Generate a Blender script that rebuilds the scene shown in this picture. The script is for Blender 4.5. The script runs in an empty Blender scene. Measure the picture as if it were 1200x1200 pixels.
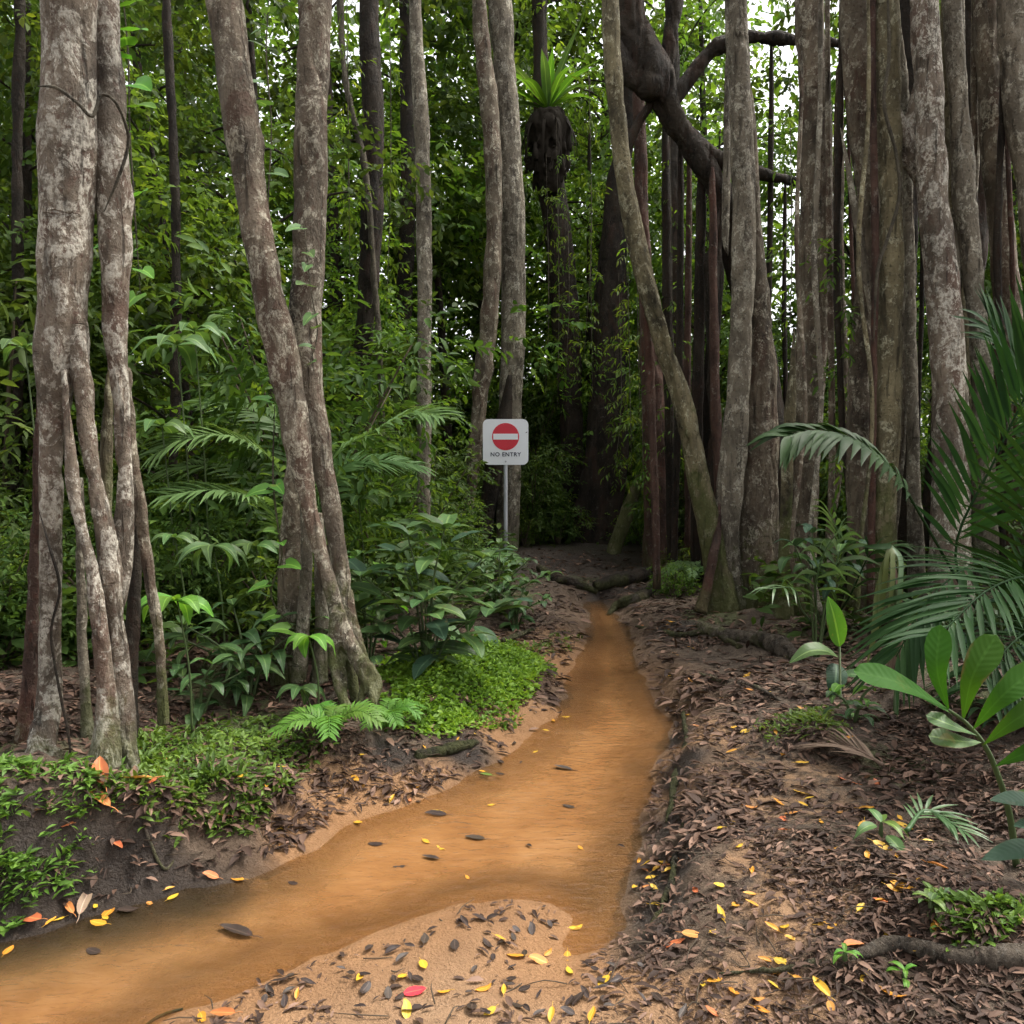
import bpy, math, random
import numpy as np
from mathutils import Vector, Matrix
R = math.radians
random.seed(7); rng = np.random.default_rng(11)
S = bpy.context.scene
COL = S.collection

# ---------------------------------------------------------------- camera and picture-to-place helpers
FPX = 942.0; PITCH = math.atan(70.0 / FPX); CZ = 1.6
CP, SP = math.cos(PITCH), math.sin(PITCH)
def ray(px, py):
    xc = (px - 600.0) / FPX; yc = (600.0 - py) / FPX
    return Vector((xc, CP + yc * SP, -SP + yc * CP))
def at(px, py, Y):
    d = ray(px, py); k = Y / d.y
    return Vector((d.x * k, Y, CZ + d.z * k))
def gp(px, py, z=0.0):
    d = ray(px, py); k = (z - CZ) / d.z
    return Vector((d.x * k, d.y * k, z))

# ---------------------------------------------------------------- noise
def _h(ix, iy, iz):
    n = (ix * 374761393 + iy * 668265263 + iz * 1274126177) & 0xFFFFFFFF
    n = ((n ^ (n >> 13)) * 1274126177) & 0xFFFFFFFF
    return ((n ^ (n >> 16)) & 0xFFFF) / 65535.0
def vnoise(P):
    P = np.asarray(P, float); I = np.floor(P).astype(np.int64); f = P - I; u = f * f * (3 - 2 * f)
    r = 0
    for dx in (0, 1):
        wx = u[:, 0] if dx else 1 - u[:, 0]
        for dy in (0, 1):
            wy = u[:, 1] if dy else 1 - u[:, 1]
            for dz in (0, 1):
                wz = u[:, 2] if dz else 1 - u[:, 2]
                r = r + wx * wy * wz * _h(I[:, 0] + dx, I[:, 1] + dy, I[:, 2] + dz)
    return r
def fbm(P, o=3):
    P = np.asarray(P, float); a = 0.5; r = 0; t = 0
    for k in range(o):
        r = r + a * vnoise(P * (2.03 ** k) + 17.3 * k); t += a; a *= 0.5
    return r / t

# ---------------------------------------------------------------- terrain
ANCH = [  # picture x, picture y, height, sand share
 (0,900,.45,0),(60,915,.42,0),(150,930,.37,0),(200,965,.30,0),(100,980,.34,0),(0,1020,.32,0),(250,900,.30,0),(330,900,.22,.2),
 (290,960,.16,.1),(400,850,.25,0),(430,800,.28,0),(450,905,.07,.8),(370,930,.07,.8),(330,985,.035,.7),(420,945,.03,1),(520,885,.05,.8),
 (600,865,.04,1),(545,862,.11,.1),(500,865,.13,0),(650,835,.04,.9),(640,800,.10,.2),(500,800,.22,0),(560,770,.20,0),(640,750,.10,.5),(672,720,.06,.2),
 (650,775,.06,.9),(600,700,.20,0),(400,700,.30,0),(200,750,.45,0),(0,800,.5,0),(-200,950,.45,0),(-100,1060,.3,0),
 (800,760,.06,.2),(850,740,.15,.1),(800,820,.13,.35),(830,880,.18,.55),(810,950,.17,.1),(795,1000,.16,0),(790,1060,.13,0),(770,1110,.08,.1),
 (860,930,.19,.6),(900,900,.22,.45),(870,1010,.18,.65),(930,1060,.2,.75),(950,1000,.24,.45),(1050,1000,.30,.2),(1150,1050,.34,0),(1000,1120,.22,.35),(850,1100,.14,.5),(870,1170,.13,.7),
 (900,800,.25,.2),(1000,850,.32,.1),(1150,800,.45,0),(1300,900,.5,0),(760,720,.08,.1),(830,710,.15,0),(900,720,.22,0),(700,670,.08,0),
 (720,1160,.05,1),(640,1080,.012,1),(600,1120,.025,1),(500,1150,.03,1),(350,1180,.03,1),(550,1190,.05,1),(780,1195,.08,.95),(1000,1190,.16,.5),(640,1150,.02,1),
 (450,1190,.04,1),(200,1260,.05,1),(800,1300,.12,.8),(1200,1300,.25,.1),(600,640,.25,0)]
_A = [(gp(a, b, z), z, s) for a, b, z, s in ANCH] + [(Vector(p), p[2], 0) for p in ((-10,20,.6),(10,20,.6),(0,32,.7),(-8,9,.6),(8,8,.6),(-30,40,.8),(30,40,.8),(-6,3,.5),(5,3,.5),(0,-3,.1),(-6,-3,.4),(6,-3,.4),(-40,0,.6),(40,0,.6))]
AXY = np.array([(p.x, p.y) for p, _, _ in _A]); AZ = np.array([z for _, z, _ in _A]); AS = np.array([s for _, _, s in _A])
STREAM = [(683,704),(689,728),(688,745),(676,766),(665,790),(660,815),(650,835),(628,855),(600,880),(540,915),(470,945),(400,962),(362,992),(320,1012),(200,1047),(100,1073),(0,1098),(-300,1165),(-900,1260),
 (-900,1700),(-200,1330),(100,1245),(190,1200),(260,1165),(330,1137),(400,1112),(470,1088),(545,1062),(605,1047),(650,1056),(672,1072),(664,1098),(650,1118),(672,1128),(706,1116),(732,1086),(742,1050),(750,1020),(757,990),(758,960),(765,930),(768,902),(786,876),(790,848),(773,826),(766,808),(755,790),(747,766),(737,733),(720,716),(702,703)]
SXY = np.array([gp(a, b)[:2] for a, b in STREAM])
def sdist(XY):
    """signed distance to the stream outline, positive on land"""
    XY = np.asarray(XY, float); out = np.empty(len(XY))
    A = SXY; B = np.roll(SXY, -1, 0); E = B - A; L2 = (E ** 2).sum(1)
    for s in range(0, len(XY), 20000):
        P = XY[s:s + 20000]; W = P[:, None, :] - A[None]
        t = np.clip((W * E[None]).sum(2) / L2, 0, 1)
        d = np.sqrt(((W - t[..., None] * E[None]) ** 2).sum(2)).min(1)
        c = (A[None, :, 1] > P[:, None, 1]) != (B[None, :, 1] > P[:, None, 1])
        with np.errstate(divide='ignore', invalid='ignore'):
            xi = A[None, :, 0] + (P[:, None, 1] - A[None, :, 1]) * E[None, :, 0] / E[None, :, 1]
        ins = (np.where(c, P[:, None, 0] < xi, False).sum(1) % 2) == 1
        out[s:s + 20000] = np.where(ins, -d, d)
    return out
def ss(a, b, x):
    t = np.clip((x - a) / (b - a), 0, 1); return t * t * (3 - 2 * t)
def terrain(XY):
    XY = np.asarray(XY, float); z = np.empty(len(XY)); sd = np.empty(len(XY))
    for s in range(0, len(XY), 20000):
        P = XY[s:s + 20000]
        d2 = ((P[:, None] - AXY[None]) ** 2).sum(2) + .004
        w = d2 ** -1.7; w /= w.sum(1, keepdims=True)
        z[s:s + 20000] = w @ AZ; sd[s:s + 20000] = w @ AS
    d = sdist(XY); P3 = np.c_[XY, np.zeros(len(XY))]
    dj = d + (fbm(P3 * 5, 3) - .5) * .16 * ss(-.3, .1, d)
    n = fbm(P3 * 2.2, 3) - .5; n2 = fbm(P3 * 11 + 5, 3) - .5
    sand = np.clip(sd, 0, 1)
    bank = z * ss(-.01, .24, dj) + (n * .09 + n2 * .05) * ss(.05, .5, d) * (1 - .75 * sand) + n2 * .012 * ss(0, .1, d)
    bank = np.maximum(bank, .004 * ss(0, .05, dj)); rpl = np.sin(XY[:, 1] * 52 + XY[:, 0] * 18 + 7 * n + 14 * n2) * .004 + n2 * .02 + n * .05
    bed = -.07 * ss(.02, .35, -dj) - .016 * ss(0, .05, -dj) - .002 + rpl * ss(.05, .2, -dj)
    return np.where(dj > 0, bank, bed), d, sand
def gz(x, y): return float(terrain([(x, y)])[0][0])
def ground(px, py):
    z = .1
    for _ in range(8):
        p = gp(px, py, z); z = .5 * z + .5 * gz(p.x, p.y)
    p = gp(px, py, z); return Vector((p.x, p.y, gz(p.x, p.y)))
def grounds(PX):
    PX = np.asarray(PX, float); xc = (PX[:, 0] - 600) / FPX; yc = (600 - PX[:, 1]) / FPX
    dx, dy, dz = xc, CP + yc * SP, -SP + yc * CP; z = np.full(len(PX), .1)
    for _ in range(8):
        k = (z - CZ) / dz; h = terrain(np.c_[dx * k, dy * k])[0]; z = .5 * z + .5 * h
    k = (z - CZ) / dz; XY = np.c_[dx * k, dy * k]
    return np.c_[XY, terrain(XY)[0]]

# ---------------------------------------------------------------- object helpers
def mesh_np(name, V, T, attrs=None, smooth=True):
    V = np.asarray(V, np.float32); T = np.asarray(T, np.int32); me = bpy.data.meshes.new(name); k = T.shape[1]
    me.vertices.add(len(V)); me.vertices.foreach_set('co', V.ravel())
    me.loops.add(T.size); me.polygons.add(len(T))
    me.loops.foreach_set('vertex_index', T.ravel())
    me.polygons.foreach_set('loop_start', np.arange(0, T.size, k, dtype=np.int32))
    me.polygons.foreach_set('use_smooth', np.full(len(T), smooth))
    me.update(calc_edges=True); me.validate()
    for a, v in (attrs or {}).items():
        at_ = me.attributes.new(a, 'FLOAT', 'POINT'); at_.data.foreach_set('value', np.asarray(v, np.float32))
    return me
def link(name, me, mat=None, parent=None, loc=(0, 0, 0), rot=None):
    o = bpy.data.objects.new(name, me); COL.objects.link(o)
    if mat and me and not me.materials: me.materials.append(mat)
    if parent: o.parent = parent
    o.location = loc
    if rot: o.rotation_euler = rot
    return o
def obj(name, VT, mat, parent=None, base=None, smooth=True):
    """world-space vertices -> object under parent (or with its origin at base)"""
    V, T = VT[0], VT[1]; at_ = VT[2] if len(VT) > 2 else None
    b = Vector(parent.matrix_world.translation if False else parent['_b']) if parent else Vector(base if base is not None else (0, 0, 0))
    me = mesh_np(name, np.asarray(V, float) - np.array(b), T, at_, smooth)
    return link(name, me, mat, parent, (0, 0, 0) if parent else b)
def tag(o, label=None, cat=None, group=None, kind=None):
    if label: o['label'] = label
    if cat: o['category'] = cat
    if group: o['group'] = group
    if kind: o['kind'] = kind
    return o
def thing(name, label, cat, loc, group=None):
    o = link(name, None, None, None, loc); o.empty_display_size = .1
    o['_b'] = tuple(loc); return tag(o, label, cat, group)
def copy_tree(root, loc, rz=0, sc=1, label=None, group=None, cat=None):
    r = root.copy(); COL.objects.link(r); r.location = loc; r.rotation_euler = (0, 0, rz)
    r.scale = (sc, sc, sc) if not hasattr(sc, '__len__') else sc
    tag(r, label, cat, group)
    for ch in root.children:
        c = ch.copy(); COL.objects.link(c); c.parent = r
        for g in ch.children:
            d = g.copy(); COL.objects.link(d); d.parent = c
    return r

# ---------------------------------------------------------------- shape builders (numpy)
def catmull(P, n):
    P = np.asarray(P, float)
    if len(P) < 3:
        t = np.linspace(0, 1, n)[:, None]; return P[0] * (1 - t) + P[-1] * t
    Q = np.vstack([2 * P[0] - P[1], P, 2 * P[-1] - P[-2]]); m = len(P) - 1
    u = np.linspace(0, m - 1e-6, n); i = u.astype(int); t = (u - i)[:, None]
    a, b, c, d = Q[i], Q[i + 1], Q[i + 2], Q[i + 3]
    return .5 * (2 * b + (c - a) * t + (2 * a - 5 * b + 4 * c - d) * t ** 2 + (3 * b - a - 3 * c + d) * t ** 3)
def frames(C):
    D = np.gradient(C, axis=0); D /= np.linalg.norm(D, axis=1, keepdims=True) + 1e-9
    up = np.array((1., 0, 0)) if abs(D[0][0]) < .8 else np.array((0, 1., 0))
    U = []
    for d in D:
        up = up - d * (up @ d); up /= np.linalg.norm(up) + 1e-9; U.append(up)
    U = np.array(U); return D, U, np.cross(D, U)
def tube(pts, radii, n=None, sides=12, lump=0.0, seed=0):
    n = n or max(6, len(pts) * 4)
    X = catmull(np.c_[np.asarray(pts, float), np.asarray(radii, float)], n); C = X[:, :3]; r = np.maximum(X[:, 3], 1e-4)
    D, U, W = frames(C); a = np.linspace(0, 2 * np.pi, sides, endpoint=False)
    ring = U[:, None] * np.cos(a)[None, :, None] + W[:, None] * np.sin(a)[None, :, None]
    rr = np.repeat(r[:, None], sides, 1)
    if lump:
        Q = C[:, None] * np.array((1, 1, 1.)) + ring * r[:, None, None]
        nz = vnoise((Q / (r.mean() * 2.2) + seed * 7.7).reshape(-1, 3)).reshape(n, sides)
        rr = rr * (1 + (nz - .5) * 2 * lump)
    V = (C[:, None] + ring * rr[..., None]).reshape(-1, 3)
    i = np.arange(n - 1)[:, None] * sides; j = np.arange(sides)[None]; k = (j + 1) % sides
    a0, b0, c0, d0 = (i + j).ravel(), (i + k).ravel(), (i + sides + k).ravel(), (i + sides + j).ravel()
    T = np.vstack([np.c_[a0, b0, c0], np.c_[a0, c0, d0]])
    V = np.vstack([V, C[:1], C[-1:]]); m = n * sides; jj = np.arange(sides); kk = (jj + 1) % sides
    T = np.vstack([T, np.c_[np.full(sides, m), kk, jj], np.c_[np.full(sides, m + 1), jj + m - sides, kk + m - sides]])
    return V, T
def join(parts):
    Vs, Ts, o = [], [], 0; A = {}
    for p in parts:
        Vs.append(p[0]); Ts.append(np.asarray(p[1]) + o); o += len(p[0])
        if len(p) > 2:
            for k, v in p[2].items(): A.setdefault(k, []).append(v)
    r = (np.vstack(Vs), np.vstack(Ts))
    return r + ({k: np.concatenate(v) for k, v in A.items()},) if A else r
def ptube(spec, Y, **kw):
    """spec: (picture x, picture y, picture width[, depth]) along a stem"""
    pts, rad = [], []
    for s in spec:
        y = s[3] if len(s) > 3 else Y
        p = at(s[0], s[1], y); pts.append(p); rad.append(s[2] * .5 / FPX * y)
    return tube(pts, rad, **kw)
def fused(parts, voxel, amp=.012, freq=(7, 7, 2.6), iters=2):
    V, T = join(parts)[:2]
    me = mesh_np('tmp', V, T); o = bpy.data.objects.new('tmp', me); COL.objects.link(o)
    m = o.modifiers.new('r', 'REMESH'); m.mode = 'VOXEL'; m.voxel_size = voxel
    s = o.modifiers.new('s', 'SMOOTH'); s.factor = .5; s.iterations = iters
    dg = bpy.context.evaluated_depsgraph_get(); me2 = bpy.data.meshes.new_from_object(o.evaluated_get(dg))
    V = np.empty(len(me2.vertices) * 3, np.float32); me2.vertices.foreach_get('co', V); V = V.reshape(-1, 3).astype(float)
    N = np.empty(len(me2.vertices) * 3, np.float32); me2.vertices.foreach_get('normal', N); N = N.reshape(-1, 3)
    q = np.empty(len(me2.loops), np.int32); me2.loops.foreach_get('vertex_index', q); q = q.reshape(-1, 4)
    bpy.data.objects.remove(o); bpy.data.meshes.remove(me); bpy.data.meshes.remove(me2)
    f = np.array(freq)
    wob = V + (fbm(V * 3, 2)[:, None] - .5) * .15
    d = (fbm(wob * f, 3) - .5) * 2 * amp - amp * .9 * np.exp(-((fbm(wob * f * np.array((1.3, 1.3, .35)) + 31, 2) - .5) / .05) ** 2)
    d += (fbm(V * 38, 2) - .5) * amp * .35
    return V + N * d[:, None], q
# small leaves in a mass
LT8 = (np.array([(0,0,0),(-.42,.32,.07),(0,.32,0),(.42,.32,.07),(-.36,.66,.03),(0,.66,-.04),(.36,.66,.03),(0,1,-.14)], float),
       np.array([(0,3,2),(0,2,1),(3,6,5),(3,5,2),(2,5,4),(2,4,1),(6,7,5),(5,7,4)]))
LT4 = (np.array([(0,0,0),(-.45,.45,.1),(.45,.45,.1),(0,1,-.08)], float), np.array([(0,2,3),(0,3,1)]))
def leaves(P, D, N, L, W, v, tpl=LT8):
    P = np.asarray(P, float); n = len(P)
    D = D / (np.linalg.norm(D, axis=1, keepdims=True) + 1e-9)
    N = N - D * (N * D).sum(1, keepdims=True); N /= np.linalg.norm(N, axis=1, keepdims=True) + 1e-9
    X = np.cross(D, N); t, f = tpl; k = len(t)
    V = P[:, None] + X[:, None] * (t[None, :, 0:1] * np.reshape(W, (-1, 1, 1))) + D[:, None] * (t[None, :, 1:2] * np.reshape(L, (-1, 1, 1))) + N[:, None] * (t[None, :, 2:3] * np.reshape(L, (-1, 1, 1)))
    T = (f[None] + (np.arange(n) * k)[:, None, None]).reshape(-1, 3)
    return V.reshape(-1, 3), T, {'v': np.repeat(v, k)}
def rnd_dirs(n): 
    d = rng.normal(size=(n, 3)); return d / np.linalg.norm(d, axis=1, keepdims=True)
def foliage(centers, radii, n, size, droop=.35, ratio=.58, flat=.7, tpl=LT8, vb=None):
    """leaf sprays: short twigs around clump centres, each with a few leaves in one plane"""
    centers = np.asarray(centers, float); radii = np.asarray(radii, float)
    nt = max(1, n // 7); w = radii ** 2; ci = rng.choice(len(centers), nt, p=w / w.sum())
    d = rnd_dirs(nt); rad = radii[ci] * rng.random(nt) ** .45
    base = centers[ci] + d * rad[:, None] * np.array((1, 1, flat))
    tw = d * np.array((1, 1, .4)) + rng.normal(size=(nt, 3)) * .45; tw[:, 2] -= droop * .6; tw /= np.linalg.norm(tw, axis=1, keepdims=True)
    cv = rng.random(len(centers)) * .35
    P, D, N, L, v = [], [], [], [], []
    up = np.array((0, 0, 1.)) + rng.normal(size=(nt, 3)) * .4
    side = np.cross(tw, up); side /= np.linalg.norm(side, axis=1, keepdims=True)
    for k in range(7):
        s = (-1 if k % 2 else 1) * (1 if k < 6 else 0)
        P.append(base + tw * (size * (.35 + .42 * k))[..., None] if np.ndim(size) else base + tw * (size * (.15 + .38 * k)))
        dd = tw * .8 + side * s * .9 + rng.normal(size=(nt, 3)) * .22; dd[:, 2] -= droop * rng.random(nt)
        D.append(dd); N.append(up + rng.normal(size=(nt, 3)) * .35)
        L.append(size * (.6 + .7 * rng.random(nt))); v.append(np.clip(cv[ci] + (rng.random(nt) - .5) * .35 + rng.random(nt) ** 6 * .5 + .2, 0, 1))
    P, D, N, L, v = map(np.concatenate, (P, D, N, L, v))
    return leaves(P, D, N, L, L * ratio * (.8 + .4 * rng.random(len(L))), v, tpl)
# a large leaf blade along a curve; u across (0 at the midrib), t along
def blade(C, width, nrm, segs=14, across=6, fold=.18, wave=.0, shape='oval', seed=0):
    C = catmull(C, segs + 1); D = np.gradient(C, axis=0); D /= np.linalg.norm(D, axis=1, keepdims=True)
    N = np.asarray(nrm, float)[None] * np.ones((segs + 1, 1)); N = N - D * (N * D).sum(1, keepdims=True); N /= np.linalg.norm(N, axis=1, keepdims=True) + 1e-9
    X = np.cross(D, N); t = np.linspace(0, 1, segs + 1)
    if shape == 'oval': w = np.sin(np.pi * np.clip(t, 0, 1) ** .8) ** .75
    elif shape == 'obovate': w = np.minimum(1, (t * 1.35) ** .9) * np.sqrt(np.clip(1 - ((t - .66) / .34).clip(0, 1) ** 2.6, 0, 1))
    elif shape == 'strap': w = np.minimum(1, .45 + t * 2.2) * np.clip((1 - t) / .35, 0, 1) ** .7
    elif shape == 'lance': w = np.sin(np.pi * t ** .62) ** 1.1
    elif shape == 'heart': w = np.clip((1 - t) ** .75 * 1.05 * np.minimum(1, .55 + t * 4), 0, 1)
    else: w = np.ones_like(t)
    w = np.maximum(w, .02); u = np.linspace(-1, 1, across + 1)
    ph = np.sin(t * 21 + seed)[:, None] * np.abs(u)[None] ** 2 * wave
    V = C[:, None] + X[:, None] * (u[None, :, None] * (w * width * .5)[:, None, None]) + N[:, None] * ((np.abs(u)[None] ** 1.3 * fold * (w * width * .5)[:, None] + ph * width)[..., None])
    if shape == 'heart':
        back = (np.abs(u)[None] ** 1 * .28 * np.clip(1 - t * 3, 0, 1)[:, None]) * np.linalg.norm(C[-1] - C[0]); V = V - D[:, None] * back[..., None]
    a = across + 1; i = np.arange(segs)[:, None] * a; j = np.arange(across)[None]
    q = np.stack([i + j, i + j + 1, i + j + 1 + a, i + j + a], -1).reshape(-1, 4)
    T = np.vstack([q[:, [0, 1, 2]], q[:, [0, 2, 3]]])
    return V.reshape(-1, 3), T, {'u': np.tile(np.abs(u), segs + 1), 't': np.repeat(t, a), 'v': np.full(a * (segs + 1), .5)}
def pinnate(rachis, n, length, width, ang=55, droop=.3, up=(0, 0, 1), rr=.008, tip=.35, start=.12, jitter=.08, shape='lance', segs=5, pair=True, fold=.3):
    """a feather leaf: midrib and leaflets on both sides"""
    C = catmull(rachis, 60); D, _, _ = frames(C); parts = [tube(rachis, np.linspace(rr, rr * .3, len(rachis)), n=24, sides=6)]
    parts[0] = parts[0] + ({'v': np.full(len(parts[0][0]), .3), 'u': np.zeros(len(parts[0][0])), 't': np.zeros(len(parts[0][0]))},)
    up = np.asarray(up, float)
    for k in range(n):
        for s in (-1, 1):
            t = start + (1 - start) * (k + (.0 if pair else .25 * s) + .5) / n
            i = min(59, max(0, int(t * 59))); d = D[i]; nrm = up - d * (up @ d); nrm /= np.linalg.norm(nrm) + 1e-9; x = np.cross(d, nrm) * s
            env = math.sin(math.pi * (.12 + .88 * (t - start) / (1 - start) * .86)) ** .7
            l = length * (tip + (1 - tip) * env) * (1 + random.uniform(-1, 1) * jitter)
            a = R(ang * (1 - .45 * t) + random.uniform(-6, 6)); dd = d * math.cos(a) + x * math.sin(a) + nrm * (.12 + random.uniform(-.08, .08))
            p0 = C[i]; p1 = p0 + dd * l * .5 + np.array((0, 0, -droop * l * .12)); p2 = p0 + dd * l * .95 + np.array((0, 0, -droop * l * .5))
            b = blade([p0, p1, p2], width * (.7 + .3 * env), nrm + rng.normal(size=3) * .08, segs=segs, across=2, fold=fold, shape=shape)
            b[2]['v'] = np.full(len(b[0]), .3 + .4 * random.random()); parts.append(b)
    return join(parts)

# ---------------------------------------------------------------- materials
def nt(m):
    m.use_nodes = True; t = m.node_tree; t.nodes.clear(); return t, t.nodes, t.links
def ramp(n, stops, interp='LINEAR'):
    r = n.new('ShaderNodeValToRGB'); r.color_ramp.interpolation = interp
    e = r.color_ramp.elements
    while len(e) > 1: e.remove(e[-1])
    e[0].position = stops[0][0]; e[0].color = (*stops[0][1], 1) if hasattr(stops[0][1], '__len__') else (stops[0][1],) * 3 + (1,)
    for p, c in stops[1:]:
        x = e.new(p); x.color = (*c, 1) if hasattr(c, '__len__') else (c, c, c, 1)
    return r
def mixc(n, l, fac, a, b, bt='MIX'):
    m = n.new('ShaderNodeMix'); m.data_type = 'RGBA'; m.blend_type = bt
    for sock, v in ((m.inputs[0], fac), (m.inputs[6], a), (m.inputs[7], b)):
        if hasattr(v, 'is_linked') or hasattr(v, 'links'): l.new(v, sock)
        else: sock.default_value = v if not isinstance(v, tuple) else (*v, 1)
    return m.outputs[2]
def noise(n, l, vec, scale, detail=4, rough=.55, dist=0):
    x = n.new('ShaderNodeTexNoise'); x.inputs['Scale'].default_value = scale; x.inputs['Detail'].default_value = detail
    x.inputs['Roughness'].default_value = rough; x.inputs['Distortion'].default_value = dist
    if vec is not None: l.new(vec, x.inputs['Vector'])
    return x.outputs['Fac']
def attr(n, name):
    a = n.new('ShaderNodeAttribute'); a.attribute_name = name; return a.outputs['Fac']
def math_(n, l, op, a, b=None, clamp=False):
    m = n.new('ShaderNodeMath'); m.operation = op; m.use_clamp = clamp
    for k, v in enumerate((a, b)):
        if v is None: continue
        if hasattr(v, 'links'): l.new(v, m.inputs[k])
        else: m.inputs[k].default_value = v
    return m.outputs[0]
def coords(n, l, scale=(1, 1, 1)):
    t = n.new('ShaderNodeTexCoord'); mp = n.new('ShaderNodeMapping'); mp.inputs['Scale'].default_value = scale
    l.new(t.outputs['Object'], mp.inputs['Vector']); return mp.outputs['Vector']
def bump(n, l, h, strength=.4, dist=.01):
    b = n.new('ShaderNodeBump'); b.inputs['Strength'].default_value = strength; b.inputs['Distance'].default_value = dist; l.new(h, b.inputs['Height']); return b.outputs['Normal']
def out(n, l, s):
    o = n.new('ShaderNodeOutputMaterial'); l.new(s, o.inputs['Surface'])
def pbsdf(n, l, col, rough=.6, spec=.4, normal=None):
    p = n.new('ShaderNodeBsdfPrincipled')
    if hasattr(col, 'links'): l.new(col, p.inputs['Base Color'])
    else: p.inputs['Base Color'].default_value = (*col, 1)
    if hasattr(rough, 'links'): l.new(rough, p.inputs['Roughness'])
    else: p.inputs['Roughness'].default_value = rough
    p.inputs['Specular IOR Level'].default_value = spec
    if normal is not None: l.new(normal, p.inputs['Normal'])
    return p.outputs[0]
def m_leaf(name, dark, mid, light, trans=.35, rough=.42, spec=.4, veins=False, hue=.025, ribf=.4):
    m = bpy.data.materials.new(name); t, n, l = nt(m)
    oi = n.new('ShaderNodeObjectInfo')
    v = math_(n, l, 'ADD', attr(n, 'v'), math_(n, l, 'MULTIPLY', math_(n, l, 'SUBTRACT', oi.outputs['Random'], .5), .35), True)
    c = ramp(n, [(0, dark), (.5, mid), (1, light)]); l.new(v, c.inputs[0]); col = c.outputs[0]
    h = n.new('ShaderNodeHueSaturation'); l.new(col, h.inputs['Color'])
    l.new(math_(n, l, 'ADD', math_(n, l, 'MULTIPLY', math_(n, l, 'SUBTRACT', oi.outputs['Random'], .5), hue * 2), .5), h.inputs['Hue']); col = h.outputs[0]
    vec = coords(n, l); nz = noise(n, l, vec, 22, 4)
    col = mixc(n, l, math_(n, l, 'MULTIPLY', nz, .5), col, (dark[0] * 1.1, dark[1] * 1.1, dark[2] * 1.1)); nrm = None
    if veins:
        u = attr(n, 'u'); tt = attr(n, 't')
        w = math_(n, l, 'SINE', math_(n, l, 'MULTIPLY', math_(n, l, 'SUBTRACT', tt, math_(n, l, 'MULTIPLY', u, .12)), 85.))
        rib = ramp(n, [(0, 1), (.06, 1), (.12, 0)]); l.new(u, rib.inputs[0])
        col = mixc(n, l, math_(n, l, 'MULTIPLY', rib.outputs[0], ribf), col, tuple(min(1, x * 1.7 + .02) for x in light))
        spots = ramp(n, [(.63, 0), (.70, 1)]); l.new(noise(n, l, vec, 9, 5, .65), spots.inputs[0])
        col = mixc(n, l, math_(n, l, 'MULTIPLY', spots.outputs[0], .55), col, (light[0] * 1.5, light[1] * .8, light[2]))
        nrm = bump(n, l, math_(n, l, 'ADD', w, math_(n, l, 'MULTIPLY', nz, 2.)), .10, .003)
    if veins:
        eg = ramp(n, [(.86, 0), (.96, 1)]); l.new(math_(n, l, 'ADD', math_(n, l, 'MULTIPLY', u, .45), math_(n, l, 'MULTIPLY', noise(n, l, vec, 5.5, 6, .7), .82)), eg.inputs[0]); col = mixc(n, l, math_(n, l, 'MULTIPLY', eg.outputs[0], .85), col, (.10, .07, .03))
    p = pbsdf(n, l, col, rough, spec, nrm)
    tr = n.new('ShaderNodeBsdfTranslucent')
    tc = mixc(n, l, 1., col, (1.25, 1.2, .55), 'MULTIPLY'); l.new(tc, tr.inputs['Color'])
    mx = n.new('ShaderNodeMixShader'); mx.inputs[0].default_value = trans; l.new(p, mx.inputs[1]); l.new(tr.outputs[0], mx.inputs[2]); out(n, l, mx.outputs[0]); return m
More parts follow.
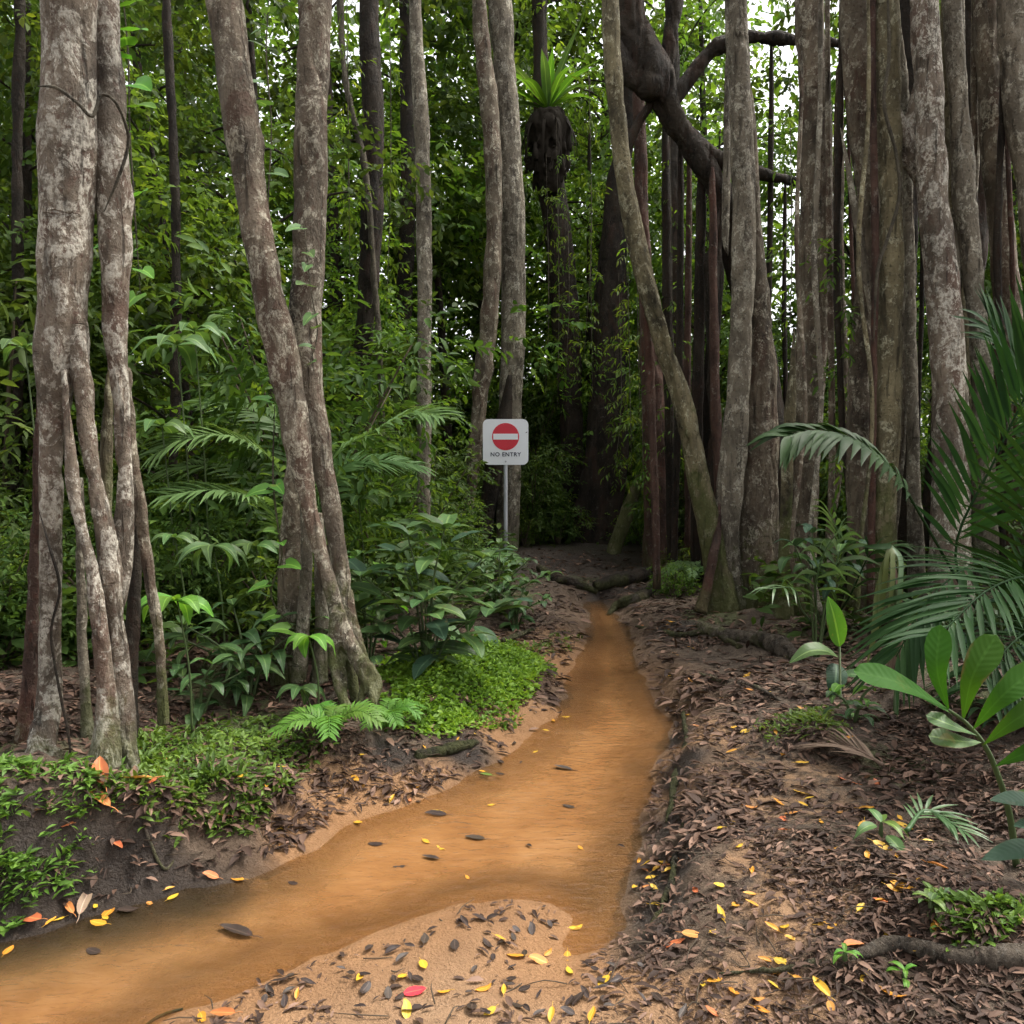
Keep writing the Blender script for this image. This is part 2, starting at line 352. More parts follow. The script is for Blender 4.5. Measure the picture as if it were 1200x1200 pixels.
def m_bark(name, base, dark, pale, lichen=.5, red=None, moss=.5, mossz=.9, sc=1.0, crack=1.0):
    m = bpy.data.materials.new(name); t, n, l = nt(m)
    vs = coords(n, l, (sc, sc, sc * .38)); vi = coords(n, l, (sc, sc, sc * .75)); vc = coords(n, l, (sc, sc, sc * .10)); vr = coords(n, l, (sc * 1.1, sc * 1.1, sc * 5))
    a = noise(n, l, vs, 5, 10, .72, .5); r1 = ramp(n, [(.34, dark), (.5, base), (.66, tuple(x * 1.5 for x in base))]); l.new(a, r1.inputs[0]); col = r1.outputs[0]
    fine = noise(n, l, vi, 60, 4, .65)
    if red:
        b = noise(n, l, vs, 4.3, 9, .7, .8); rr = ramp(n, [(.53, 0), (.585, 1)]); l.new(b, rr.inputs[0]); col = mixc(n, l, math_(n, l, 'MULTIPLY', rr.outputs[0], .7), col, red)
    b = noise(n, l, vi, 10, 10, .75, .5); rl = ramp(n, [(.625 - .15 * lichen, 0), (.655 - .15 * lichen, 1)]); l.new(b, rl.inputs[0])
    rf = ramp(n, [(.40, .15), (.56, 1)]); l.new(fine, rf.inputs[0])
    col = mixc(n, l, math_(n, l, 'MULTIPLY', math_(n, l, 'MULTIPLY', rl.outputs[0], rf.outputs[0]), .85), col, pale)
    b2 = noise(n, l, vi, 24, 6, .7, .2); r2 = ramp(n, [(.60, 0), (.635, 1)]); l.new(b2, r2.inputs[0]); col = mixc(n, l, math_(n, l, 'MULTIPLY', r2.outputs[0], .65), col, tuple(x * .85 for x in pale))
    sp = noise(n, l, vi, 36, 5, .65); rs = ramp(n, [(.58, 0), (.63, 1)]); l.new(sp, rs.inputs[0]); col = mixc(n, l, math_(n, l, 'MULTIPLY', rs.outputs[0], .75), col, red if red else dark)
    ck = noise(n, l, vc, 26, 5, .6, .2); rc = ramp(n, [(.30, 1), (.40, 0)]); l.new(ck, rc.inputs[0]); col = mixc(n, l, math_(n, l, 'MULTIPLY', rc.outputs[0], .7 * crack), col, tuple(x * .5 for x in dark))
    rg = noise(n, l, vr, 4, 5, .6, .3); rr2 = ramp(n, [(.27, 1), (.33, 0)]); l.new(rg, rr2.inputs[0]); col = mixc(n, l, math_(n, l, 'MULTIPLY', math_(n, l, 'MULTIPLY', rr2.outputs[0], rf.outputs[0]), .5), col, dark)
    big = noise(n, l, vi, 2.3, 5, .6, .4); rb = ramp(n, [(.32, .55), (.5, 1.0), (.68, 1.35)]); l.new(big, rb.inputs[0]); col = mixc(n, l, 1., col, rb.outputs[0], 'MULTIPLY')
    g = n.new('ShaderNodeNewGeometry'); sx = n.new('ShaderNodeSeparateXYZ'); l.new(g.outputs['Position'], sx.inputs[0])
    mz = n.new('ShaderNodeMapRange'); mz.inputs[1].default_value = mossz; mz.inputs[2].default_value = mossz * .25; mz.inputs[3].default_value = 0; mz.inputs[4].default_value = .45; l.new(sx.outputs[2], mz.inputs[0])
    mn = noise(n, l, vi, 4.5, 8, .7); mm = ramp(n, [(.56, 0), (.66, 1)]); l.new(math_(n, l, 'ADD', math_(n, l, 'MULTIPLY', mn, .85), math_(n, l, 'MULTIPLY', mz.outputs[0], .6)), mm.inputs[0])
    col = mixc(n, l, math_(n, l, 'MULTIPLY', mm.outputs[0], moss), col, mixc(n, l, fine, (.03, .04, .010), (.10, .115, .03)))
    hh = math_(n, l, 'ADD', math_(n, l, 'ADD', a, math_(n, l, 'MULTIPLY', b, .7)), math_(n, l, 'SUBTRACT', math_(n, l, 'MULTIPLY', fine, .45), math_(n, l, 'MULTIPLY', math_(n, l, 'ADD', rc.outputs[0], rr2.outputs[0]), .5)))
    out(n, l, pbsdf(n, l, col, .85, .2, bump(n, l, hh, 1.0, .05))); return m
def m_plain(name, col, rough=.6, spec=.4, var=.25, sc=20, bmp=.15):
    m = bpy.data.materials.new(name); t, n, l = nt(m); v = coords(n, l); z = noise(n, l, v, sc, 5)
    oi = n.new('ShaderNodeObjectInfo'); k = math_(n, l, 'ADD', math_(n, l, 'MULTIPLY', z, var * 2), math_(n, l, 'MULTIPLY', math_(n, l, 'SUBTRACT', oi.outputs['Random'], .5), var))
    c = ramp(n, [(0, tuple(x * (1 + var) for x in col)), (var * 2 + .001, tuple(x * (1 - var) for x in col))]); l.new(k, c.inputs[0])
    out(n, l, pbsdf(n, l, c.outputs[0], rough, spec, bump(n, l, z, bmp, .004))); return m

M = {}
M['bark_pale'] = m_bark('bark_pale', (.150,.120,.090), (.046,.037,.028), (.50,.465,.39), .86, (.10,.058,.042), .65, .85)
M['bark_mottled'] = m_bark('bark_mottled', (.135,.108,.079), (.042,.034,.025), (.42,.385,.30), .72, (.09,.052,.037), .75, 1.4)
M['bark_grey'] = m_bark('bark_grey', (.155,.132,.098), (.05,.041,.031), (.42,.39,.31), .68, None, .65, .9)
M['bark_fig'] = m_bark('bark_fig', (.135,.108,.076), (.042,.033,.024), (.40,.365,.28), .62, (.085,.05,.035), .8, 1.2)
M['bark_green'] = m_bark('bark_green', (.145,.122,.07), (.05,.042,.026), (.37,.35,.24), .52, None, .75, 2.4)
M['bark_dark'] = m_bark('bark_dark', (.026,.020,.014), (.010,.008,.006), (.08,.072,.055), .12, (.036,.02,.013), .4, .35)
M['bark_red'] = m_bark('bark_red', (.075,.043,.032), (.028,.018,.014), (.19,.16,.13), .25, (.085,.038,.026), .45, .8)
M['vine'] = m_bark('vine', (.10,.085,.06), (.04,.033,.024), (.2,.19,.15), .3, None, .5, 2.5, 3)
M['log'] = m_bark('log', (.10,.08,.06), (.035,.027,.02), (.2,.18,.15), .3, None, .5, .35, 2)
M['fol_dark'] = m_leaf('fol_dark', (.024,.046,.010), (.056,.098,.021), (.15,.215,.04), .45, .55, .14)
M['fol_mid'] = m_leaf('fol_mid', (.036,.066,.011), (.085,.145,.024), (.25,.335,.045), .52, .55, .14)
M['fol_light'] = m_leaf('fol_light', (.05,.11,.022), (.115,.235,.04), (.25,.38,.07), .52, .45, .35)
M['big_dark'] = m_leaf('big_dark', (.022,.048,.016), (.044,.092,.030), (.085,.15,.048), .25, .45, .3, True)
M['big_mid'] = m_leaf('big_mid', (.042,.086,.026), (.085,.16,.05), (.17,.255,.075), .34, .48, .3, True)
M['big_bright'] = m_leaf('big_bright', (.055,.15,.02), (.105,.26,.032), (.20,.37,.055), .42, .5, .28, True)
M['big_deep'] = m_leaf('big_deep', (.020,.062,.006), (.034,.096,.009), (.05,.13,.014), .40, .6, .10, True, .02, .12)
M['big_blue'] = m_leaf('big_blue', (.018,.042,.024), (.034,.07,.04), (.065,.115,.06), .18, .55, .16, True)
M['palm'] = m_leaf('palm', (.008,.022,.006), (.018,.044,.011), (.045,.088,.022), .24, .55, .10)
M['palm_pale'] = m_leaf('palm_pale', (.04,.085,.03), (.08,.14,.05), (.16,.22,.10), .3, .38, .45)
M['fern'] = m_leaf('fern', (.06,.115,.035), (.11,.20,.065), (.18,.29,.10), .38, .5, .3)
M['fern_bright'] = m_leaf('fern_bright', (.055,.13,.016), (.10,.21,.028), (.16,.30,.05), .4, .5, .3)
M['cover'] = m_leaf('cover', (.08,.16,.02), (.18,.32,.036), (.31,.46,.06), .45, .5, .3)
M['cover_dark'] = m_leaf('cover_dark', (.045,.09,.014), (.10,.18,.026), (.19,.30,.05), .38, .5, .3)
M['withered'] = m_leaf('withered', (.06,.085,.025), (.11,.135,.04), (.22,.22,.10), .4, .5, .3)
M['dead'] = m_leaf('dead', (.09,.06,.042), (.17,.125,.09), (.30,.23,.17), .2, .7, .15)
M['yellow'] = m_leaf('yellow', (.36,.17,.016), (.50,.27,.022), (.56,.36,.05), .15, .45, .35, True)
M['orange'] = m_leaf('orange', (.30,.10,.03), (.42,.16,.045), (.50,.22,.07), .12, .5, .3, True)
M['redleaf'] = m_leaf('redleaf', (.50,.05,.02), (.72,.07,.03), (.78,.12,.05), .2, .45, .35, True)
M['darkleaf'] = m_leaf('darkleaf', (.014,.010,.008), (.032,.021,.016), (.07,.043,.03), .05, .5, .3, True)
M['greenleaf'] = m_leaf('greenleaf', (.05,.09,.02), (.10,.17,.03), (.2,.3,.06), .2, .45, .35, True)
M['tanleaf'] = m_leaf('tanleaf', (.15,.10,.07), (.24,.16,.11), (.36,.26,.19), .1, .6, .2, True)
M['litter'] = m_leaf('litter', (.028,.017,.012), (.11,.066,.043), (.33,.21,.145), .06, .7, .2)
M['stem'] = m_plain('stem', (.05,.075,.025), .6, .3)
M['stem_brown'] = m_plain('stem_brown', (.06,.045,.03), .8, .2)
M['root_mass'] = m_plain('root_mass', (.02,.016,.012), .9, .1, .4, 30, .6)
M['white_paint'] = m_plain('white_paint', (.82,.83,.86), .4, .4, .03, 6, .02)
M['red_paint'] = m_plain('red_paint', (.62,.025,.045), .4, .4, .04, 6, .02)
M['blue_ink'] = m_plain('blue_ink', (.03,.03,.06), .5, .3, .02)
M['steel'] = m_plain('steel', (.42,.43,.46), .42, .5, .1, 15, .05); 

def m_ground():
    m = bpy.data.materials.new('ground'); t, n, l = nt(m); v = coords(n, l)
    sand = attr(n, 'sand'); wet = attr(n, 'wet'); moss = attr(n, 'moss')
    n1 = noise(n, l, v, 3.2, 8, .62); n2 = noise(n, l, v, 17, 7, .65, .3); n3 = noise(n, l, v, 90, 4, .6); n4 = noise(n, l, v, 420, 2, .5)
    cs = ramp(n, [(.25, (.155,.088,.046)), (.5, (.255,.15,.080)), (.75, (.325,.205,.118))]); l.new(math_(n, l, 'ADD', math_(n, l, 'MULTIPLY', n1, .6), math_(n, l, 'MULTIPLY', n3, .4)), cs.inputs[0])
    cd = ramp(n, [(.3, (.022,.014,.009)), (.5, (.078,.056,.039)), (.72, (.165,.120,.083))]); l.new(math_(n, l, 'ADD', math_(n, l, 'MULTIPLY', n2, .65), math_(n, l, 'MULTIPLY', n3, .35)), cd.inputs[0])
    f = ramp(n, [(.42, 0), (.58, 1)]); l.new(math_(n, l, 'ADD', sand, math_(n, l, 'MULTIPLY', math_(n, l, 'SUBTRACT', math_(n, l, 'ADD', math_(n, l, 'MULTIPLY', n1, .6), math_(n, l, 'MULTIPLY', n2, .5)), .55), .9)), f.inputs[0])
    col = mixc(n, l, f.outputs[0], cd.outputs[0], cs.outputs[0])
    sp = ramp(n, [(.66, 0), (.71, 1)]); l.new(n3, sp.inputs[0]); col = mixc(n, l, math_(n, l, 'MULTIPLY', sp.outputs[0], .55), col, (.05,.032,.024))
    gr = ramp(n, [(.35, .78), (.65, 1.15)]); l.new(n4, gr.inputs[0]); col = mixc(n, l, 1., col, gr.outputs[0], 'MULTIPLY')
    mf = ramp(n, [(.45, 0), (.65, 1)]); l.new(math_(n, l, 'MULTIPLY', moss, math_(n, l, 'ADD', n2, .5)), mf.inputs[0]); col = mixc(n, l, math_(n, l, 'MULTIPLY', mf.outputs[0], .7), col, (.05,.065,.018))
    wr = math_(n, l, 'MULTIPLY', wet, .55, True); col = mixc(n, l, wr, col, mixc(n, l, .5, col, (.03,.018,.01)))
    col = mixc(n, l, math_(n, l, 'MULTIPLY', attr(n, 'iron'), .8), col, mixc(n, l, n1, (.16, .072, .026), (.33, .17, .07)))
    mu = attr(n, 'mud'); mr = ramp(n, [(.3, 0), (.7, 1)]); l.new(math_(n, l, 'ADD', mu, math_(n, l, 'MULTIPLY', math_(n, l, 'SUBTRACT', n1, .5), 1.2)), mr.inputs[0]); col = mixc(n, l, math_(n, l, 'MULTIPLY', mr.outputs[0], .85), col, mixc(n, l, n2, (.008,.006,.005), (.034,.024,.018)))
    ro = n.new('ShaderNodeMapRange'); ro.inputs[3].default_value = .9; ro.inputs[4].default_value = .4; l.new(wet, ro.inputs[0])
    h = math_(n, l, 'ADD', math_(n, l, 'ADD', math_(n, l, 'MULTIPLY', n2, .8), math_(n, l, 'MULTIPLY', n3, .5)), math_(n, l, 'MULTIPLY', n4, .12))
    out(n, l, pbsdf(n, l, col, ro.outputs[0], .3, bump(n, l, h, 1.0, .03))); return m
def m_water():
    m = bpy.data.materials.new('water'); t, n, l = nt(m); v = coords(n, l, (1, 1, 1)); dep = attr(n, 'depth'); murk_reflection = attr(n, 'murk_reflection')
    n1 = noise(n, l, v, 2.6, 5, .6, .6); n2 = noise(n, l, coords(n, l, (1, 2.4, 1)), 9, 4, .6, .4)
    c = ramp(n, [(.3, (.16,.070,.024)), (.5, (.225,.106,.038)), (.72, (.285,.148,.06))]); l.new(math_(n, l, 'ADD', math_(n, l, 'MULTIPLY', n1, .65), math_(n, l, 'MULTIPLY', n2, .35)), c.inputs[0])
    col = mixc(n, l, math_(n, l, 'MULTIPLY', murk_reflection, .85, True), c.outputs[0], (.045,.036,.018))
    a = n.new('ShaderNodeMapRange'); a.inputs[1].default_value = 0; a.inputs[2].default_value = .085; a.inputs[3].default_value = .03; a.inputs[4].default_value = .90; l.new(dep, a.inputs[0])
    rip = noise(n, l, coords(n, l, (1.0, 2.2, 1)), 13, 3, .5, .8); rip2 = noise(n, l, coords(n, l, (.7, 1.6, 1)), 34, 2, .5, .3)
    nr = bump(n, l, math_(n, l, 'ADD', rip, math_(n, l, 'MULTIPLY', rip2, .35)), .55, .018)
    p = pbsdf(n, l, col, .9, .0); gl = n.new('ShaderNodeBsdfGlossy'); gl.inputs['Roughness'].default_value = .05; l.new(nr, gl.inputs['Normal']); tr = n.new('ShaderNodeBsdfTransparent'); tr.inputs[0].default_value = (.98, .90, .76, 1)
    mx = n.new('ShaderNodeMixShader'); l.new(a.outputs[0], mx.inputs[0]); l.new(tr.outputs[0], mx.inputs[1]); l.new(p, mx.inputs[2])
    fr = n.new('ShaderNodeFresnel'); fr.inputs[0].default_value = 1.33; l.new(nr, fr.inputs[1]); m2 = n.new('ShaderNodeMixShader'); l.new(fr.outputs[0], m2.inputs[0]); l.new(mx.outputs[0], m2.inputs[1]); l.new(gl.outputs[0], m2.inputs[2]); out(n, l, m2.outputs[0]); return m

# ---------------------------------------------------------------- ground and stream
def axis(lo, a, b, hi, step):
    core = np.arange(a, b, step); r = []; x = b; s = step
    while x < hi: r.append(x); s *= 1.16; x += s
    r.append(hi); q = []; x = a - step; s = step
    while x > lo: q.append(x); s *= 1.16; x -= s
    q.append(lo); return np.array(q[::-1] + list(core) + r)
gx = axis(-90, -3.6, 3.4, 90, .03); gy = axis(-30, 1.7, 9.5, 120, .03)
GX, GY = np.meshgrid(gx, gy); XY = np.c_[GX.ravel(), GY.ravel()]
Z, DS, SA = terrain(XY)
nx, ny = len(gx), len(gy)
ii = (np.arange(ny - 1)[:, None] * nx + np.arange(nx - 1)[None]).ravel()
Q = np.c_[ii, ii + 1, ii + 1 + nx, ii + nx]
wet = np.clip(1 - np.abs(DS) / .22, 0, 1) * (1 - .35 * SA); wet = np.maximum(wet, (DS < 0) * 1.0)
sand = np.where(DS < -.06, np.maximum(SA, .8), SA)
moss = ss(.35, .9, fbm(np.c_[XY * 1.3, np.zeros(len(XY))], 3)) * (1 - SA) * ss(.25, .6, DS) * 1.3
mud = np.zeros(len(XY))
for a, b, z_, r_ in ((20,1050,.12,.25),(100,1020,.18,.28),(170,1000,.2,.26),(230,1000,.16,.2),(120,975,.3,.22),(60,1000,.3,.25),(-60,1080,.2,.4),(800,900,.1,.12),(795,960,.1,.13),(785,1010,.1,.13),(775,1060,.08,.12),(790,850,.1,.12),(770,1100,.06,.1),(720,690,.1,.4),(800,740,.1,.3),(540,880,.05,.15),(460,895,.06,.13)):
    c = gp(a, b, z_); mud = np.maximum(mud, np.exp(-((XY - np.array(c[:2])) ** 2).sum(1) / r_ ** 2))
far_ = ss(8.0, 10.5, XY[:, 1]); mud = np.maximum(mud, far_ * .8)  # same mask also darkens the ground with distance
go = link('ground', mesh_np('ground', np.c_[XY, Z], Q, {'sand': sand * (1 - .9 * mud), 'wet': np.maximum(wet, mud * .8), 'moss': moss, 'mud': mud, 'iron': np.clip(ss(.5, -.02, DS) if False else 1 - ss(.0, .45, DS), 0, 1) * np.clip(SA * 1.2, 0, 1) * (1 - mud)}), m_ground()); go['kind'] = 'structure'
wx = np.arange(-4.5, 1.6, .04); wy = np.arange(1.2, 9.2, .04); WX, WY = np.meshgrid(wx, wy); WXY = np.c_[WX.ravel(), WY.ravel()]
wz, wd, _ = terrain(WXY); wn = len(wx); wi = (np.arange(len(wy) - 1)[:, None] * wn + np.arange(wn - 1)[None]).ravel(); WQ = np.c_[wi, wi + 1, wi + 1 + wn, wi + wn]
WQ = WQ[(wd[WQ] < .1).any(1)]; used, inv = np.unique(WQ, return_inverse=True); WL = -.006
# murky tint at inner bend and pool edge; left bank's dark reflection painted in
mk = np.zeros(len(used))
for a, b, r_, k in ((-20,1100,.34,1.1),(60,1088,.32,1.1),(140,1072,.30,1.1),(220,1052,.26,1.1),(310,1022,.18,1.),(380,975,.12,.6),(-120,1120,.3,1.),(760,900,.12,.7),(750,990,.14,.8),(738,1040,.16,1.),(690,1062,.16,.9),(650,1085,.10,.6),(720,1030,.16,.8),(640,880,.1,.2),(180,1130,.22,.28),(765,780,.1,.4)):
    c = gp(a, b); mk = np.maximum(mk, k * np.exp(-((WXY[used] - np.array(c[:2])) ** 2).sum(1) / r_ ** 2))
wo = link('stream', mesh_np('stream', np.c_[WXY[used], np.full(len(used), WL)], inv.reshape(-1, 4), {'depth': np.maximum(0, WL - wz[used]), 'murk_reflection': mk}), m_water()); wo['kind'] = 'structure'

# ---------------------------------------------------------------- sign
def sign():
    c = at(592.5, 518, 10.7); b = Vector((c.x, 10.7, gz(c.x, 10.7))); k = 10.7 / FPX
    t = thing('no_entry_sign', 'white square NO ENTRY sign with red disc on a thin grey post', 'sign', b)
    half = 26.5 * k; rad = .075; y0 = -.03
    def rr(h, r, y, th, nc=8):
        pts = []
        for cx, cz, a0 in ((h - r, h - r, 0), (-h + r, h - r, 90), (-h + r, -h + r, 180), (h - r, -h + r, 270)):
            for q in range(nc + 1):
                a = R(a0 + 90 * q / nc); pts.append((cx + r * math.cos(a), cz + r * math.sin(a)))
        return prism(pts, y, th)
    def prism(pts, y, th):
        n = len(pts); V = [(c.x + p[0], 10.7 + y, c.z + p[1]) for p in pts] + [(c.x + p[0], 10.7 + y + th, c.z + p[1]) for p in pts]
        V += [(c.x + sum(p[0] for p in pts) / n, 10.7 + y, c.z + sum(p[1] for p in pts) / n), (c.x + sum(p[0] for p in pts) / n, 10.7 + y + th, c.z + sum(p[1] for p in pts) / n)]
        T = []
        for i in range(n):
            j = (i + 1) % n; T += [(i, j, 2 * n)[::-1], (i + n, j + n, 2 * n + 1), (i, j, j + n), (i, j + n, i + n)]
        return np.array(V), np.array(T)
    panel = obj('board', rr(half, rad, y0, .004), M['white_paint'], t, smooth=False); panel['_b'] = t['_b']
    dz = 6.2 * k; r = 15.8 * k
    disc = [(r * math.cos(a), dz + r * math.sin(a)) for a in np.linspace(0, 2 * math.pi, 64, endpoint=False)]
    obj('red_disc', prism(disc, y0 - .003, .0025), M['red_paint'], panel, smooth=False)
    bar = [(-14.3 * k, dz - 3.4 * k), (14.3 * k, dz - 3.4 * k), (14.3 * k, dz + 3.4 * k), (-14.3 * k, dz + 3.4 * k)]
    obj('white_bar', prism(bar, y0 - .0055, .002), M['white_paint'], panel, smooth=False)
    fc = bpy.data.curves.new('lettering', 'FONT'); fc.body = 'NO ENTRY'; fc.align_x = 'CENTER'; fc.align_y = 'CENTER'; fc.size = 6.6 * k; fc.extrude = .001; fc.offset = .0016; fc.space_character = 1.12
    tmp = bpy.data.objects.new('tmp', fc); COL.objects.link(tmp); me = bpy.data.meshes.new_from_object(tmp.evaluated_get(bpy.context.evaluated_depsgraph_get())); bpy.data.objects.remove(tmp)
    o = link('lettering', me, M['blue_ink'], panel, Vector((c.x, 10.7 + y0 - .003, c.z - 14.6 * k)) - b, (R(90), 0, 0))
    bp = [(1.1 * k * math.cos(a), -22.6 * k + 1.1 * k * math.sin(a)) for a in np.linspace(0, 2 * math.pi, 12, endpoint=False)]
    obj('bolt', prism(bp, y0 - .008, .006), M['steel'], panel, smooth=False)
    mk_ = [(23.6 * k, 10.2 * k), (25.6 * k, 11.6 * k), (25.2 * k, 12.0 * k), (23.2 * k, 10.9 * k)]; obj('scuff_mark', prism(mk_, y0 - .003, .0025), M['root_mass'], panel, smooth=False)
    post = [(c.x, 10.7, b.z - .2), (c.x, 10.7, c.z + half * .8)]
    obj('post', tube(post, [.0255, .0255], n=4, sides=16), M['steel'], t)
sign()

# ---------------------------------------------------------------- big trees
def tree(name, label, cat, basepx, Y, parts, group=None):
    b = at(basepx[0], basepx[1], Y); b.z = gz(b.x, b.y)
    t = thing(name, label, cat, b, group)
    for p in parts: obj(p[0], p[1], M[p[2]], t)
    return t
F = fused; P = ptube
K = dict(n=60, sides=18, lump=.10)
T1 = tree('strangler_fig', 'pale grey strangler fig on many stilt roots, farthest left beside the stream bank', 'tree', (90, 890), 3.2, [
 ('trunk', F([P([(90,-900,56),(86,-100,58),(82,0,62),(79,150,64),(77,270,62),(74,340,54),(70,400,52),(66,450,44),(60,520,28),(60,600,25),(59,720,25),(58,820,28),(46,885,30,3.12),(34,930,36,3.03)], 3.2, n=120, sides=20, lump=.12),
   P([(66,880,14,3.14),(76,915,12,3.05),(84,940,8,3.0)], 3.1, n=20, sides=10, lump=.2), P([(46,880,14,3.1),(20,920,12,3.06),(-6,940,8,3.0)], 3.1, n=20, sides=10, lump=.2)], .010, .010), 'bark_pale'),
 ('stem', F([P([(112,-900,26),(118,-100,32),(122,0,34),(130,150,38),(135,250,38),(135,330,32),(135,390,28),(140,450,23),(144,520,20),(147,580,21),(144,640,25),(139,690,22),(136,735,16),(134,760,8)], 3.27, n=100, sides=16, lump=.13, seed=2)], .010, .010), 'bark_pale'),
 ('stilt_root', F([P([(84,330,20),(90,400,28),(98,460,26),(105,520,20),(112,570,22),(121,620,28),(129,665,27),(135,720,21),(140,770,24),(144,830,28),(143,905,44)], 3.19, n=80, sides=16, lump=.14, seed=5),
   P([(144,860,14,3.18),(158,900,12,3.1),(176,920,7,3.08)], 3.15, n=20, sides=10, lump=.2)], .009, .010), 'bark_pale'),
 ('stilt_root', F([P([(76,430,10),(79,500,12),(86,567,16),(100,633,17),(112,700,20),(120,767,21),(125,830,26),(122,905,46,3.08)], 3.13, n=60, sides=16, lump=.14, seed=4),
   P([(116,870,14,3.1),(98,905,11,3.04),(88,925,7,3.0)], 3.05, n=20, sides=10, lump=.2)], .009, .009), 'bark_pale'),
 ('stilt_root', F([P([(142,430,22),(153,520,18),(166,610,18),(178,690,16),(187,760,14),(192,850,16)], 3.45, n=50, sides=12, lump=.15)], .012, .008), 'bark_fig'),
 ('stilt_root', F([P([(92,560,10),(95,640,12),(96,730,13),(99,800,14),(104,870,18)], 3.5, n=40, sides=12, lump=.15)], .012, .008), 'bark_grey'),
 ('stilt_root', F([P([(46,440,9),(44,540,12),(41,640,14),(38,740,16),(33,830,20),(26,880,24)], 3.35, n=40, sides=12, lump=.15)], .012, .008), 'bark_red'),
 ('stilt_root', F([P([(160,600,14),(157,700,14),(153,790,18),(150,880,26)], 3.6, n=40, sides=12, lump=.15)], .012, .008), 'bark_dark'),
 ('stilt_root', F([P([(127,425,3),(127,470,12),(125,530,16),(124,590,14),(126,640,4)], 3.36, n=30, sides=12, lump=.1)], .012, .006), 'bark_green'),
])
T2 = tree('twin_trunk_tree', 'grey tree with two trunks leaning into one foot by the leafy green plant bed', 'tree', (410, 830), 4.2, [
 ('trunk', F([P([(240,-700,40),(256,-80,42),(263,0,42),(280,130,40),(284,165,44),(288,190,38),(300,260,36),(318,360,38),(335,440,40),(346,500,34),(354,550,27),(364,600,20),(376,650,19),(388,695,20),(402,740,22),(418,772,20,4.15),(433,808,12,4.08),(440,850,9,4.0)], 4.22, n=120, sides=18, lump=.12),
   P([(396,715,22),(390,765,15),(398,808,13,4.1),(414,842,12,4.0),(426,875,14,3.94)], 4.18, n=40, sides=12, lump=.18, seed=4),
   P([(392,705,16),(400,760,11),(404,810,9,4.1),(398,858,9,4.0)], 4.2, n=40, sides=12, lump=.2, seed=9),
   P([(412,755,16),(428,785,13),(424,815,9,4.1),(414,850,8,4.0),(408,872,8,3.95)], 4.15, n=40, sides=12, lump=.2, seed=8),
   P([(424,770,16),(440,800,14),(434,836,13,4.04),(430,876,11,3.96)], 4.12, n=40, sides=12, lump=.18, seed=5)], .011, .011), 'bark_mottled'),
 ('trunk', F([P([(378,-700,34),(374,-80,36),(371,0,38),(366,150,38),(361,300,38),(357,390,36),(364,460,30),(376,530,26),(389,600,24),(398,660,23),(407,720,22),(422,765,17),(442,812,9),(452,850,7)], 4.4, n=100, sides=18, lump=.12, seed=3),
   P([(404,730,20),(412,790,14),(420,838,10),(424,868,9)], 4.28, n=30, sides=12, lump=.18, seed=6)], .012, .012), 'bark_mottled'),
 ('stilt_root', F([P([(350,500,22),(346,580,30),(344,660,34),(341,740,36),(336,830,44)], 4.6, n=50, sides=16, lump=.12)], .016, .012), 'bark_fig'),
 ('stilt_root', F([P([(356,570,14),(359,650,16),(356,720,16),(350,800,20)], 4.42, n=40, sides=12, lump=.12)], .014, .009), 'bark_grey'),
 ('stilt_root', F([P([(372,600,16),(378,700,18),(374,800,22)], 4.5, n=40, sides=12, lump=.12)], .014, .009), 'bark_grey'),
])
tree('slender_tree', 'slim pale grey trunk standing alone left of the NO ENTRY sign', 'tree', (496, 683), 8.0, [
 ('trunk', F([P([(476,-400,13),(486,0,15),(494,150,18),(497,300,18),(497,480,17),(496,640,18),(496,700,22)], 8, n=90, sides=14, lump=.08)], .02, .008), 'bark_grey')])
tree('twin_stem_tree', 'grey tree with a second rougher stem directly behind the NO ENTRY sign', 'tree', (594, 650), 11.3, [
 ('trunk', F([P([(578,-300,22),(586,0,26),(594,130,28),(600,260,30),(602,350,30),(599,450,28),(597,540,28),(594,640,30),(590,665,46)], 11.3, n=90, sides=14, lump=.12)], .025, .014), 'bark_grey'),
 ('stem', F([P([(548,-300,18),(561,0,19),(573,120,21),(579,250,19),(573,380,21),(562,470,20),(553,560,16),(545,660,16)], 11.0, n=90, sides=12, lump=.15)], .025, .014), 'bark_fig'),
 ('stilt_root', P([(598,440,8),(590,500,20),(575,570,22),(560,665,20)], 11.2, n=30, sides=10, lump=.2), 'bark_dark')])
tree('fern_host_tree', 'dark leaning trunk carrying the bird nest fern high above the path', 'tree', (672, 650), 13, [
 ('trunk', F([P([(628,-300,14),(632,0,16),(636,120,22),(644,200,34),(655,280,32),(664,400,32),(670,480,28),(672,560,28),(674,660,40)], 13, n=80, sides=12, lump=.15)], .03, .018), 'bark_dark')])
tree('shaggy_trunk_tree', 'thick dark trunk with hanging root strands at the end of the path', 'tree', (698, 640), 12.6, [
 ('trunk', F([P([(735,-200,14),(736,120,18),(724,220,26),(717,330,36),(714,430,42),(708,510,44),(702,590,42),(696,660,60)], 12.6, n=80, sides=14, lump=.15),
   P([(722,420,14),(730,520,16),(712,660,14)], 12.4, n=30, sides=10, lump=.2), P([(704,480,18),(680,600,16),(668,665,14)], 12.4, n=30, sides=10, lump=.2)], .03, .02), 'bark_dark'),
 ('prop_root', P([(768,430,3),(764,520,10),(735,600,16),(712,668,20)], 11.5, n=30, sides=10, lump=.2), 'bark_green')])
